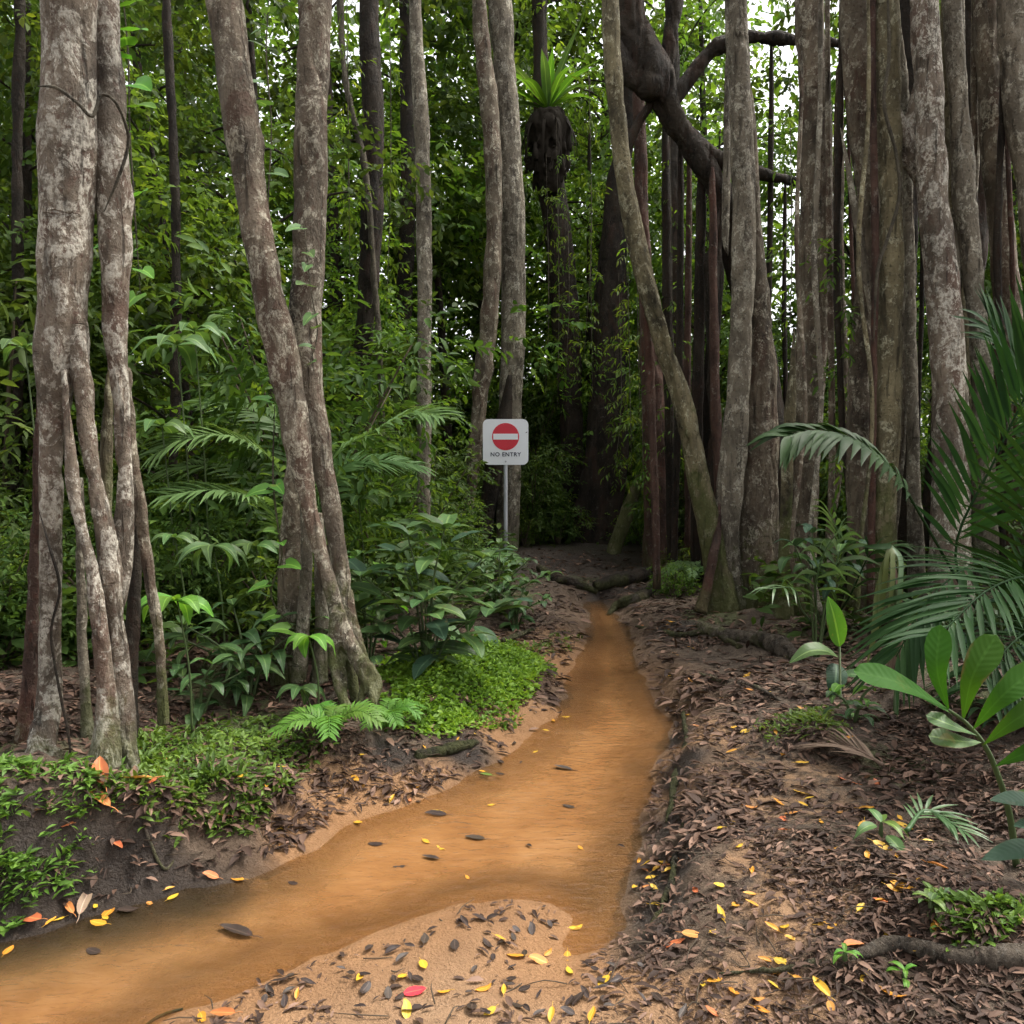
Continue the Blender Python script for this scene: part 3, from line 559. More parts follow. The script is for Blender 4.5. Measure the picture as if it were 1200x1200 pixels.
tree('red_bark_tree', 'reddish brown shaggy trunk between the path end and the leaning trunk', 'tree', (772, 675), 9.6, [
 ('trunk', F([P([(742,-200,14),(748,100,14),(756,330,18),(764,430,26),(769,520,32),(771,600,32),(773,690,44)], 9.6, n=70, sides=14, lump=.15)], .025, .015), 'bark_red'),
 ('prop_root', P([(800,420,4),(806,540,10),(808,600,11),(805,682,14)], 9.4, n=24, sides=10, lump=.15), 'bark_red')])
tree('leaning_tree', 'mossy yellowish trunk leaning across to the right of the stream head', 'tree', (848, 715), 7.3, [
 ('trunk', F([P([(712,-300,17),(715,0,20),(722,120,20),(735,230,22),(755,320,23),(775,400,21),(800,470,24),(818,560,27),(832,620,29),(842,680,33),(850,725,44)], 7.3, n=100, sides=14, lump=.09),
   P([(757,310,2),(768,350,10),(790,430,9),(806,500,9),(816,540,2)], 7.2, n=30, sides=8, lump=.1)], .017, .01), 'bark_green'),
 ('prop_root', P([(843,590,3,7.28),(841,625,9,7.2),(836,650,11,7.1),(828,690,12,7.05),(820,718,16,7.0)], 7.1, n=30, sides=10, lump=.15), 'bark_red'),
 ('prop_root', P([(753,300,2),(757,340,10),(760,400,12),(763,470,10),(768,600,9),(770,690,10)], 7.5, n=30, sides=10, lump=.15), 'bark_red')])
tree('paired_pillar_tree', 'tall tree of a pale and a brown stem grown together right of the leaning trunk', 'tree', (876, 715), 7.4, [
 ('trunk', F([P([(876,60,4),(880,160,14),(882,280,22),(887,400,36),(889,480,44),(886,560,52),(885,640,60),(886,725,84)], 7.55, n=80, sides=16, lump=.12)], .017, .013), 'bark_fig'),
 ('stem', F([P([(857,-400,22),(862,0,25),(868,150,27),(872,260,28),(868,400,27),(862,500,29),(857,570,32),(852,618,30),(858,660,20),(866,728,26)], 7.35, n=100, sides=16, lump=.10),
    P([(850,600,8),(853,660,9),(846,724,12)], 7.25, n=24, sides=8, lump=.1)], .015, .011), 'bark_grey')])
D = 8.7
tree('dark_fig', 'huge dark fig whose crooked limbs cross above the stream behind the pale pillar', 'tree', (910, 690), D, [
 ('trunk', F([P([(915,705,110),(908,590,74),(897,490,50),(884,400,36),(866,310,32),(850,240,30),(832,205,28),(812,172,30),(796,150,27),(778,118,32),(764,92,44),(750,50,46),(735,10,40),(728,-150,38)], D, n=120, sides=18, lump=.24),
   P([(775,100,28),(752,98,30),(730,78,22),(722,50,14)], D-.1, n=24, sides=12, lump=.3),P([(846,240,12),(836,300,18),(834,400,16),(838,520,18),(834,690,26)], D-.1, n=40, sides=12, lump=.25)], .022, .035), 'bark_dark'),
 ('limb', F([P([(800,150,20),(830,180,20),(870,197,17),(920,210,13),(990,222,8)], D, n=50, sides=12, lump=.25)], .018, .018), 'bark_dark'),
 ('limb', F([P([(786,125,18),(806,92,17),(832,62,19),(865,46,16),(900,44,17),(940,48,13),(1000,52,11)], D, n=50, sides=12, lump=.25)], .018, .018), 'bark_dark'),
 ('limb', F([P([(770,100,22),(786,50,18),(797,-60,16),(806,-200,15)], D, n=40, sides=12, lump=.22)], .018, .015), 'bark_dark'),
 ('limb', F([P([(766,118,11),(745,150,10),(732,200,8),(728,260,5)], D, n=30, sides=10, lump=.2)], .018, .01), 'bark_dark'),
] + [('aerial_root', P([(x0,y0-14,w*.2),(x0,y0+30,w*.7),(x1,(y0+y1)/2,w),(x2,y1-25,w*.9),(x2+3,y1,w*(1.3 if y1>600 else .1))], D+dy, n=36, sides=8, lump=.2, seed=q), mt) for q, (x0,y0,x1,x2,y1,w,dy,mt) in enumerate([
  (822,190,818,815,690,14,.1,'bark_dark'),(835,210,838,845,690,12,-.2,'bark_red'),(846,230,832,826,690,16,.3,'bark_dark'),(798,150,796,790,680,9,.2,'bark_dark'),(808,160,806,806,640,8,.5,'bark_red'),
  (852,70,852,850,300,9,-.3,'bark_grey'),(904,50,903,900,420,7,.1,'bark_dark'),(870,200,893,903,640,9,.3,'bark_dark'),(920,210,919,922,520,6,.1,'bark_dark'),(780,130,783,787,660,12,.6,'bark_dark')])])
RY = 6.2
def col_(spec, Y, mat, am=.011, name='stem', lump=.11, extra=()):
    return (name, F([P(spec, Y, n=80, sides=14, lump=lump, seed=len(spec) + spec[0][0])] + list(extra), .017, am), mat)
tree('many_stemmed_fig', 'wide fig of many crowded grey stems rising behind the palm on the right', 'tree', (1060, 700), RY, [
 col_([(952,-300,30),(948,0,32),(955,120,34),(957,260,38),(954,380,38),(945,480,38),(940,580,38),(936,660,42),(926,725,50)], 6.9, 'bark_fig', .014),
 col_([(931,380,2),(928,440,10),(926,480,12),(922,560,14),(920,650,16),(918,725,26)], 6.7, 'bark_green', .008),
 col_([(1000,-300,32),(1002,0,34),(1010,130,34),(1018,220,28),(1014,320,22),(1008,420,26),(1006,520,30),(1009,620,32),(1012,710,44)], 6.4, 'bark_fig', .013),
 col_([(1033,-300,28),(1036,0,31),(1041,130,29),(1043,260,27),(1043,380,27),(1041,480,29),(1037,560,29),(1035,640,32),(1034,720,40)], 5.95, 'bark_green', .010),
 col_([(1054,20,3),(1060,100,10),(1063,200,12),(1066,300,12),(1068,420,14),(1070,520,15),(1075,700,20)], 6.1, 'bark_grey', .008),
 col_([(1081,-300,26),(1084,0,29),(1088,120,31),(1093,220,33),(1104,330,35),(1110,420,37),(1112,520,39),(1114,720,50)], 5.75, 'bark_pale', .011),
 col_([(1113,-300,18),(1116,0,21),(1124,120,22),(1132,240,25),(1142,340,23),(1150,430,23),(1156,720,30)], 5.95, 'bark_grey', .010),
 col_([(1106,-300,11),(1108,0,12),(1111,200,14),(1125,330,15),(1132,440,16),(1136,720,20)], 6.3, 'bark_green', .008),
 col_([(1150,-300,26),(1156,0,28),(1163,140,28),(1174,280,28),(1182,380,32),(1188,560,36),(1190,720,44)], 6.5, 'bark_fig', .012),
 col_([(1192,-300,32),(1189,0,33),(1193,120,34),(1208,200,36),(1228,400,38),(1245,720,44)], 5.85, 'bark_grey', .011),
 col_([(1062,-300,20),(1064,0,20),(1066,200,20),(1060,420,22),(1054,720,36)], 7.6, 'bark_dark', .016),
 col_([(1140,-300,30),(1136,0,32),(1144,200,32),(1120,420,44),(1100,720,50)], 7.4, 'bark_dark', .016),
 ('fused_web', F([P([(1040,110,10),(1048,135,22),(1064,170,26),(1084,212,20),(1094,235,8)], 5.95, n=30, sides=12, lump=.2), P([(1092,70,8),(1083,98,20),(1064,150,18),(1046,196,18),(1040,220,6)], 6.0, n=30, sides=12, lump=.2)], .017, .012), 'bark_pale'),
 ('aerial_root', P([(1022,-300,7),(1023,100,8),(1026,300,9),(1024,420,8),(1020,720,10)], 5.9, n=40, sides=8, lump=.15), 'bark_red'),
 ('aerial_root', P([(985,150,1),(996,210,7),(1004,260,9),(1016,330,9),(1026,400,6),(1030,460,1)], 6.1, n=30, sides=8, lump=.15), 'bark_grey'),
 *[('aerial_root', P([(x, -200 if q % 3 else 60, 2), (x + random.uniform(-4, 4), 120, w), (x + random.uniform(-9, 9), 300, w * 1.15), (x + random.uniform(-12, 12), 480, w), (x + random.uniform(-14, 14), 640, w * 1.1), (x + random.uniform(-14, 14), 720, w * 1.6)], 5.7 + (q * .37) % 1.4, n=40, sides=8, lump=.25, seed=q), ('bark_fig', 'bark_grey', 'bark_dark', 'bark_red', 'bark_green')[q % 5]) for q, (x, w) in enumerate([(940,5),(962,6),(988,7),(996,4),(1014,5),(1050,6),(1058,9),(1078,5),(1096,6),(1120,5),(1138,8),(1148,5),(1172,7),(1180,5),(1204,6),(985,11),(1128,11)])],
 ('aerial_root', P([(968,-200,6),(971,200,7),(975,500,8),(972,715,9)], 6.6, n=40, sides=8, lump=.15), 'bark_fig'),
 ('aerial_root', P([(1098,300,6),(1128,420,8),(1134,720,10)], 5.7, n=30, sides=8, lump=.15), 'bark_grey')])
for q, (spec, Y, mt, nm, lab) in enumerate([
  ([(430,-300,22),(432,0,23),(437,150,25),(434,300,25),(424,420,22),(417,560,22),(412,690,28)], 9.2, 'bark_dark', 'vine_wrapped_tree', 'dark trunk wrapped in a twisting vine between the twin trunks and the slim pale trunk'),
  ([(474,-300,17),(477,0,18),(479,200,18),(476,300,18),(470,500,20),(468,660,24)], 12, 'bark_dark', 'dark_trunk_tree', 'straight dark trunk just behind the slim pale trunk'),
  ([(186,-300,10),(195,0,11),(204,200,12),(206,400,13),(203,600,14),(200,720,16)], 6.2, 'bark_dark', 'thin_dark_tree', 'thin dark trunk between the strangler fig and the twin trunks'),
  ([(30,-300,12),(24,0,13),(20,200,13),(22,420,14),(14,600,15),(10,760,18)], 6.0, 'bark_dark', 'thin_dark_tree', 'thin dark trunk at the left of the strangler fig'),
  ([(786,-100,15),(788,120,17),(790,300,19),(793,480,20),(795,660,24)], 12.0, 'bark_dark', 'dark_trunk_tree', 'dark trunk seen behind the leaning trunk and under the crooked limbs'),
  ([(404,-300,8),(400,40,8),(428,200,9),(438,320,8),(445,420,8),(452,640,9)], 9.0, 'vine', 'woody_vine', 'pale woody vine slanting over the vine wrapped dark trunk')]):
    tree(nm, lab, 'vine' if 'vine' == nm[-4:] else 'tree', (spec[-1][0], spec[-1][1]), Y, [('trunk' if nm[-4:] == 'tree' else 'stem', F([P(spec, Y, n=70, sides=12, lump=.14, seed=q)], .025, .012), mt)])

# ---------------------------------------------------------------- background woods
def trunk_limbs(H, r, lean, nl, cr):
    """tapered trunk with limbs; returns mesh parts and clump centres"""
    top = np.array((lean[0], lean[1], H)); pts = [np.array((0, 0, -.2)), np.array((lean[0] * .2, lean[1] * .15, H * .33)), np.array((lean[0] * .55, lean[1] * .6, H * .66)), top]
    parts = [tube(pts, [r * 1.15, r, r * .75, r * .3], n=24, sides=9, lump=.12)]; cs = []; C = catmull(pts, 40)
    for k in range(nl):
        z = .25 + .72 * (k + random.random()) / nl; p = C[int(z * 39)]; a = random.uniform(0, 6.283); l = cr * (.6 + .7 * random.random()) * (1.15 - .5 * z)
        e = p + np.array((math.cos(a) * l, math.sin(a) * l, l * random.uniform(.0, .5))); m = (p + e) / 2 + np.array((0, 0, l * .12))
        parts.append(tube([p, m, e], [r * .35 * (1.2 - z), r * .22, r * .06], n=10, sides=6)); cs += [m, e]
        for _ in range(2): cs.append(e + rng.normal(size=3) * l * .28)
    return join(parts), np.array(cs)
def make_tree(label, group, H, r, nl, cr, nleaf, size, mat, cl=.55, droop=.5):
    t = thing('forest_tree', label, 'tree', (0, 0, 0), group); lean = (random.uniform(-.6, .6), random.uniform(-.4, .4))
    tr, cs = trunk_limbs(H, r, lean, nl, cr); obj('trunk', tr, M['bark_dark'], t)
    obj('crown', foliage(cs, np.full(len(cs), cl) * rng.uniform(.7, 1.3, len(cs)), nleaf, size, droop), M[mat], t); return t
def make_shrub(label, group, h, w, n, size, mat, ratio=.42):
    t = thing('forest_shrub', label, 'shrub', (0, 0, 0), group); parts, cs = [], []
    for k in range(9):
        a = random.uniform(0, 6.283); e = np.array((math.cos(a) * w * random.uniform(.2, 1), math.sin(a) * w * random.uniform(.2, 1), h * random.uniform(.45, 1)))
        parts.append(tube([(0, 0, -.1), e * np.array((.4, .4, .55)), e], [.02, .014, .005], n=10, sides=6)); cs += [e, e * .7, e * np.array((.8, .8, .4))]
    cs = np.array(cs); obj('stem', join(parts), M['stem_brown'], t); obj('foliage', foliage(cs, np.full(len(cs), w * .42), n, size, .4, ratio), M[mat], t); return t
GT = 'trees of the forest background'; GS = 'shrubs of the forest understorey'
TREES = [make_tree('slim forest tree with dark small-leaved crown in the woods behind the path', GT, 9, .09, 15, 1.7, 4300, .14, 'fol_dark'),
         make_tree('slim forest tree with mid green crown in the woods behind the path', GT, 8, .08, 14, 1.6, 4300, .12, 'fol_mid'),
         make_tree('slim forest tree with dark small-leaved crown in the woods behind the path', GT, 11, .11, 16, 2.0, 5200, .15, 'fol_dark'),
         make_tree('slim forest tree with bright yellow-green crown in the woods behind the path', GT, 9, .07, 14, 1.7, 4200, .13, 'fol_light'),
         make_tree('slim forest tree with mid green crown in the woods behind the path', GT, 6, .06, 13, 1.4, 4000, .11, 'fol_mid')]
SHR = [make_shrub('dark leafy forest shrub in the undergrowth behind the near trees', GS, 1.6, .9, 2600, .10, 'fol_dark'),
       make_shrub('mid green leafy forest shrub in the undergrowth behind the near trees', GS, 1.9, .9, 2400, .11, 'fol_mid'),
       make_shrub('dark leafy forest shrub in the undergrowth behind the near trees', GS, 2.6, 1.1, 3600, .12, 'fol_dark', .36),
       make_shrub('low mid green forest shrub in the undergrowth behind the near trees', GS, .8, .7, 1500, .08, 'fol_mid')]
used_t = set()
def put(kind, i, x, y, sc, rz=None, dz=0):
    src = kind[i]; key = (id(kind), i); loc = (x, y, gz(x, y) + dz); rz = random.uniform(0, 6.283) if rz is None else rz
    if key not in used_t:
        used_t.add(key); src.location = loc; src.rotation_euler.z = rz; src.scale = (sc,) * 3; return src
    return copy_tree(src, loc, rz, sc)
def xw(px, Y): return (px - 600) / FPX * Y * 1.0
# trees: picture column, depth, kind, scale
for px, Y, i, s in [(30,6.8,0,.62),(150,7.5,1,.62),(235,6.9,4,.7),(-60,6.5,2,.55),(320,8.2,0,.7),(385,10.2,4,.75),(60,9,2,.75),(190,10,0,.9),(300,11,3,.8),(100,12,1,1),(400,12.5,2,.9),(-20,13,0,1.1),(230,14,2,1.1),(330,14.5,1,1.1),(470,14.2,0,1.1),(530,13,4,1.2),(120,15.5,2,1.2),
   (610,15.5,1,1.2),(690,15,3,.9),(560,16.5,2,1.2),(650,17.5,0,1.3),(740,15.8,1,1.1),(780,14,3,.95),(830,15,0,1.1),(700,18.5,2,1.3),
   (835,12.5,3,.7),(1000,11.5,0,.8),(1090,11,3,.7),(1150,10.2,1,.8),(1220,9.5,3,.75),(1180,13,0,1.1),(1050,14.5,1,1.1),(1015,16,2,1.1),(1260,12,2,1),(1130,16,3,1.2)]:
    put(TREES, i, xw(px, Y), Y, s)
for k in range(60):
    Y = random.uniform(6.2, 12.5); px = random.uniform(-80, 520)
    if px > 400 and Y < 7.5: continue
    put(SHR, random.choice((0, 0, 1, 2, 2, 3)), xw(px, Y), Y, random.uniform(.7, 1.2) * (.6 if px > 430 else 1))
for px, Y, i, s in [(530,9.3,1,.5),(520,8.5,0,.42),(480,7.6,3,.7),(450,7.0,1,.6),(555,12.2,0,1),(625,12.0,2,.6),(640,12.6,3,.9),(668,12.9,3,.8),(690,13.2,0,.6),(725,13.0,3,.9),(750,12.2,3,.6),(615,11.6,3,.6),(640,13.5,1,.9),(655,12.0,0,.5),(610,13.8,2,1.0),(690,14,1,.8),(735,13.6,2,.8),(760,13,1,.7),(800,9.3,3,.55),(790,8.2,3,.4),(745,15,0,1.2),(815,11,2,.9),(850,12,1,1),(890,10.6,0,1),
   (940,9.2,1,.8),(990,9.0,0,.9),(1030,8.6,2,.8),(1090,8.4,0,.9),(1130,8.3,1,.9),(1180,7.8,2,.9),(1230,7.2,0,.9),(1160,6.9,0,.6),(1290,6,2,.8)]:
    put(SHR, i, xw(px, Y), Y, s)
for px, Y, i, s in ((-20,4.4,0,.5),(60,4.9,0,.5),(118,4.7,3,.8),(170,5.0,0,.5),(20,5.4,2,.5),(110,5.6,1,.55),(230,5.4,0,.5),(290,5.8,0,.55),(320,5.3,3,.8),(395,5.5,0,.45),(-130,4.2,2,.5),(-220,4.6,0,.6),(-160,5.2,1,.6),(180,6,2,.5)):
    put(SHR, i, xw(px, Y), Y, s)
for k_, px in enumerate((430,480,530,575,620,665,705,745,790,830,880,930,990,300,360)):
    Y = 15.2 + (k_ * .7) % 2.6; put(SHR, 1 if k_ % 3 else 2, xw(px, Y), Y, random.uniform(1.3, 2.0))
# far wood: one mass of leaves
def far_wood():
    n = 125000; Y = rng.uniform(17.5, 34, n); px = rng.uniform(-150, 1350, n); X = (px - 600) / FPX * Y; zt = 2.5 + Y * .66
    z = rng.random(n) ** 1.25 * zt; P_ = np.c_[X, Y, z]
    dens = fbm(P_ * np.array((.38, .38, .45)), 3); gap = 1 - .97 * np.exp(-((px - 922) / 40) ** 2) * ss(2.0, 5.0, z)
    th = .37 + .12 * ss(.35, .9, z / zt); th = th - .16 * (1 - ss(3., 6.5, z)); keep = (dens > th) & (rng.random(n) < gap); P_ = P_[keep]; m = len(P_)
    d = rnd_dirs(m); d[:, 2] = d[:, 2] * .5 - .35; N = np.array((0, 0, 1.)) + rng.normal(size=(m, 3)) * .6; L = rng.uniform(.12, .40, m)
    v = np.clip(fbm(P_ * .5 + 9, 2) * 1.4 - .35 + rng.normal(size=m) * .12 + .25 * (1 - ss(2, 7, P_[:, 2])) + .25 * ss(.3, 2.5, P_[:, 0]) + .08, 0, 1)  # leaf tone raised low down and to the right: backlight painted into the colour
    o = obj('forest', leaves(P_, d, N, L, L * .64, v, LT4), M['fol_mid']); tag(o, 'far mass of forest leaves closing the view behind all trees', 'forest', None, 'stuff')
far_wood()
def undergrowth():
    n = 26000; Y = rng.uniform(4.1, 13, n); px = rng.uniform(-120, 1320, n); X = (px - 600) / FPX * Y
    ok = ((px < 200) | ((px < 400) & (Y > 5))) | ((px < 600) & (Y > 6.4)) | ((px > 880) & (Y > 6.0)) | (Y > 11.6)
    ok &= ~((px > 640) & (px < 800) & (Y < 12.2)); X, Y = X[ok], Y[ok]; zg = terrain(np.c_[X, Y])[0]
    P_ = np.c_[X, Y, zg + .03 + .45 * rng.random(len(X)) ** 1.6]; dn = fbm(P_ * 1.1, 2); P_ = P_[dn > .38]; m = len(P_)
    d = rnd_dirs(m); d[:, 2] = d[:, 2] * .3 + .1; L = rng.uniform(.06, .16, m)
    o = obj('undergrowth', leaves(P_, d, np.array((0, 0, 1.)) + rng.normal(size=(m, 3)) * .45, L, L * .5, np.clip(rng.normal(.4, .2, m), 0, 1)), M['fol_dark'])
    tag(o, 'low dark leafy undergrowth covering the forest floor', 'undergrowth', None, 'stuff')
undergrowth()

# ---------------------------------------------------------------- vines
def vine(label, spec, Y, w, nleaf=0, size=.08, mat='big_bright', heart=True, group=None, bark='vine', name='climbing_vine'):
    pts = [at(s[0], s[1], s[2] if len(s) > 2 else Y) for s in spec]; b = pts[-1]
    t = thing(name, label, 'vine', b, group); obj('stem', tube(pts, [w * (.3 if k_ in (0, len(pts) - 1) else 1) for k_ in range(len(pts))], n=len(pts) * 8, sides=7, lump=.15), M[bark], t)
    C = catmull(pts, 100)
    for k in range(nleaf):
        c = C[int((k + random.random()) / nleaf * 99)]; a = random.uniform(-1.2, 1.2); d = np.array((math.sin(a), -.55, random.uniform(-.5, .25))); d /= np.linalg.norm(d); l = size * random.uniform(.7, 1.25)
        p0 = c + d * l * .35; nr = np.array((random.uniform(-.3, .3), -.55, .8))
        pt = tube([c, (c + p0) / 2 + np.array((0, 0, .01)), p0], [.002] * 3, n=5, sides=4)
        o = obj('leaf', blade([p0, p0 + d * l * .5, p0 + d * l + np.array((0, 0, -.12 * l))], l * .9, nr, 9, 6, .2, .01, 'heart' if heart else 'oval'), M[mat], t)
        ps_ = obj('leaf_stalk', pt, M['stem'], t); ps_.parent = o
    return t
vine('heart-leaved climber hanging beside the foot of the twin trunks', [(322,470),(320,560),(326,620),(330,655),(318,700),(352,745)], 4.35, .005, 9, .105)
vine('climber with pale green leaves running up the right-hand of the twin trunks', [(356,250),(360,300),(366,350),(372,390),(362,430)], 4.2, .004, 8, .10, 'big_mid')
vine('climber with yellow-green leaves dangling right of the strangler fig top', [(140,-40),(150,60),(152,150),(158,250),(165,350)], 3.6, .004, 18, .14, 'big_bright')
vine('climber dangling between the twin trunks high up', [(318,-40),(312,60),(318,150),(314,250),(320,330)], 4.7, .004, 13, .11, 'big_mid')
vine('thin bare liana looping over the strangler fig trunk', [(44,101,2.98),(66,103,2.95),(90,120,2.96),(108,136,2.98),(118,112,3.0),(134,118,3.02),(147,145,3.06),(150,170,3.1),(140,205,3.1),(122,248,3.1)], 3.0, .006, 0, name='liana')
vine('thin bare liana curving down the pale stem of the many-stemmed fig', [(1038,-60),(1042,60),(1036,120),(1050,180),(1054,230),(1040,280),(1028,320),(1024,400)], 5.75, .012, 0, name='liana')
vine('dark liana crossing the strangler fig roots', [(46,600,3.12),(58,640,3.02),(70,690,3.03),(60,740,3.04),(68,800,3.05),(80,860,3.05),(84,900,3.05)], 3.05, .005, 0, bark='bark_dark', name='liana')
for q, (px, y0, y1, Y) in enumerate([(405,-30,320,8.4),(455,-30,400,9.5),(640,240,470,12),(652,200,480,12.2),(664,260,440,11.8),(690,260,470,12),(735,330,560,10),(745,300,520,10.2),(750,420,600,9.4),(785,200,520,9.2),(925,150,420,8),(985,300,560,6.5),(690,140,420,11),(725,380,560,11)]):
    x2 = px + random.uniform(-6, 6)
    t = vine('thin hanging vine strand dangling from the canopy among the trunks', [(px, y0 - 60), (px + 3, (y0 + y1) / 2), (x2, y1)], Y, .006, 0, group='thin hanging vines', name='hanging_vine')
    pts = catmull([at(px, y0 - 60, Y), at(px + 3, (y0 + y1) / 2, Y), at(x2, y1, Y)], 60); cs = pts[5:]
    obj('foliage', foliage(cs, np.full(len(cs), .10), 260, .085, .9, .3, 1.0), M['fol_mid'], t)

# ---------------------------------------------------------------- plants with separate leaves
LEAFMESH = {}
def leaf_mesh(shape, arch, ratio, seed=0):
    k = (shape, arch, ratio, seed)
    if k not in LEAFMESH:
        V, T, A = blade([(0, 0, 0), (0, .35, .10 * arch), (0, .7, .06 * arch), (0, 1, -.20 * arch)], ratio, (0, 0, 1), 14, 6, .22, .012, shape, seed)
        LEAFMESH[k] = (V, T, A)
    return LEAFMESH[k]
_lm = {}
def put_leaf(parent, p, d, l, mat, shape='oval', arch=1., ratio=.42, roll=0., up=(0, 0, 1)):
    """one leaf part: unit blade turned to direction d at p"""
    key = (shape, arch, ratio, mat)
    if key not in _lm:
        V, T, A = leaf_mesh(shape, arch, ratio); _lm[key] = mesh_np('leaf', V, T, A); _lm[key].materials.append(M[mat])
    d = Vector(d).normalized(); u = Vector(up); u = (u - d * u.dot(d)); u = u.normalized() if u.length > 1e-4 else Vector((1, 0, 0)); x = d.cross(u)
    m = Matrix((x, d, u)).transposed().to_4x4() @ Matrix.Rotation(roll, 4, 'Y')
    o = bpy.data.objects.new('leaf', _lm[key]); COL.objects.link(o); o.parent = parent
    o.matrix_local = Matrix.Translation(Vector(p) - Vector(parent['_b'])) @ m @ Matrix.Scale(l, 4); return o
def leafy(name, label, cat, base, stems, mat, l=(.16, .28), ratio=.42, shape='oval', per=7, arch=1., group=None, mats=None, droop=.2, topwhorl=0, start=.35):
    t = thing(name, label, cat, base, group)
    for (dx, dy, h) in stems:
        tip = Vector(base) + Vector((dx, dy, h)); mid = Vector(base) + Vector((dx * .35, dy * .35, h * .6)); pts = [Vector(base) + Vector((dx * .05, dy * .05, -.05)), mid, tip]
        obj('stem', tube(pts, [.009, .007, .004], n=14, sides=7), M['stem'], t); C = catmull(pts, 50); ph = random.uniform(0, 6.28)
        for k in range(per):
            c = C[int((start + (1 - start) * (k + .6) / per) * 49)]; a = ph + k * 2.4; d = Vector((math.cos(a), math.sin(a), random.uniform(-.25, .45)))
            ln = random.uniform(*l); pl = ln * .25; q = Vector(c) + d.normalized() * pl
            sk_ = obj('leaf_stalk', tube([c, (Vector(c) + q) / 2 + Vector((0, 0, .01)), q], [.003] * 3, n=5, sides=5), M['stem'], t)
            lf_ = put_leaf(t, q, d + Vector((0, 0, -droop)), ln, random.choice(mats) if mats else mat, shape, arch, ratio, random.uniform(-.3, .3))
            sk_.parent = lf_; sk_.matrix_parent_inverse = lf_.matrix_local.inverted()
        for k in range(topwhorl):
            a = ph + k * 6.283 / topwhorl; d = Vector((math.cos(a), math.sin(a), random.uniform(.05, .5))); put_leaf(t, tip, d, random.uniform(*l), random.choice(mats) if mats else mat, shape, arch, ratio)
    return t
def whorl(name, label, base_px, Y, n, l, mat, tilt=-.15, ratio=.4, toward=.35, shape='oval', cat='plant', a0=0., span=6.283, group=None):
    c = at(base_px[0], base_px[1], Y); b = Vector((c.x + .03, c.y + .05, gz(c.x, c.y))); t = thing(name, label, cat, b, group)
    obj('stem', tube([b, (b + c) / 2 + Vector((.02, 0, 0)), c], [.006, .005, .004], n=12, sides=7), M['stem'], t)
    for k in range(n):
        a = a0 + span * (k + .5) / n; d = Vector((math.cos(a), -toward * .6 + math.sin(a) * .8, math.sin(a) * -toward * .7 + tilt)); put_leaf(t, c, d, l * random.uniform(.85, 1.1), mat, shape, 1.2, ratio, random.uniform(-.2, .2), (0, -.35, 1))
    return t
random.seed(21)
b = ground(500, 790)
leafy('broad_leaf_plant', 'large bushy plant with broad glossy leaves at the back of the bright green ground cover', 'plant', b, [(-.36,-.1,.62),(-.12,.1,.84),(.12,-.05,.90),(.34,.1,.7),(.02,-.25,.5),(-.2,.2,.72),(.42,-.1,.42),(-.42,0,.4)], 'big_mid', (.17, .31), .42, 'oval', 10, .45, None, ['big_mid', 'big_dark', 'big_mid', 'big_dark', 'big_blue', 'big_mid'], .0, 5, .1)
for dx, px, py in ((0, 505, 770), (.1, 548, 768)):
    t = leafy('broad_leaf_plant', 'low dark plant with two drooping dark paddle leaves in front of the bushy plant' if dx else 'low plant with one bright drooping paddle leaf in front of the bushy plant', 'plant', ground(px, py - 8), [(0, .05, .22)], 'big_dark' if dx else 'big_mid', (.24, .34), .44, 'oval', 3, 1.4, None, None, .75, 0, .6)
leafy('leafy_shrub', 'low leafy green shrub around the foot of the sign post', 'shrub', ground(585, 716), [(-.3,0,.5),(0,.1,.6),(.25,0,.45),(.45,-.1,.35),(.1,-.25,.3),(-.15,-.2,.4)], 'big_mid', (.09, .15), .5, 'oval', 10, 1., None, ['big_mid', 'big_dark', 'big_mid'], .1, 3, .1)
leafy('leafy_shrub', 'small leafy shrub at the left edge of the path before the sign', 'shrub', ground(604, 735), [(-.15,0,.32),(.1,.1,.36),(.25,-.1,.26),(0,-.15,.2)], 'big_mid', (.09, .16), .5, 'oval', 8, 1., None, ['big_mid', 'big_dark'], .1, 3, .1)
leafy('leafy_shrub', 'dark green shrub with long leaves between the strangler fig and the twin trunks', 'shrub', ground(290, 815), [(-.3,-.1,.42),(-.1,.1,.48),(.15,0,.40),(.05,-.2,.28),(.3,.1,.36),(-.4,.1,.3)], 'big_dark', (.15, .24), .36, 'lance', 8, 1.1, None, ['big_dark', 'big_mid', 'big_dark'], .25, 3, .1)
leafy('leafy_shrub', 'dark leaf clump at the right foot of the strangler fig', 'shrub', ground(232, 838), [(-.1,0,.22),(.1,-.05,.28),(.2,.1,.2)], 'big_dark', (.10, .17), .45, 'oval', 6, 1., None, ['big_dark', 'big_mid'], .2, 2, .1)
leafy('leafy_shrub', 'mid green shrub tangled against the right side of the twin trunk foot', 'shrub', ground(432, 775), [(-.05,-.1,.5),(.1,0,.62),(.2,.15,.4),(-.1,.1,.7)], 'big_mid', (.10, .18), .5, 'oval', 8, 1., None, ['big_mid', 'big_dark', 'big_bright'], .15, 2, .1)
whorl('palmate_plant', 'plant with a whorl of bright green leaflets beside the strangler fig roots', (208, 704), 3.75, 6, .20, 'big_bright', -.15, .42, .4)
whorl('palmate_plant', 'plant with pale drooping leaflets behind the bright whorl', (250, 640), 4.5, 7, .26, 'big_mid', -.35, .34, .3, 'lance')
whorl('palmate_plant', 'sapling with a few bright leaflets at the left side of the twin trunk foot', (362, 746), 4.05, 5, .16, 'big_bright', -.3, .45, .4)
whorl('palmate_plant', 'small bright leaved sapling low between the two left trees', (352, 806), 4.1, 6, .14, 'big_mid', -.2, .45, .4)
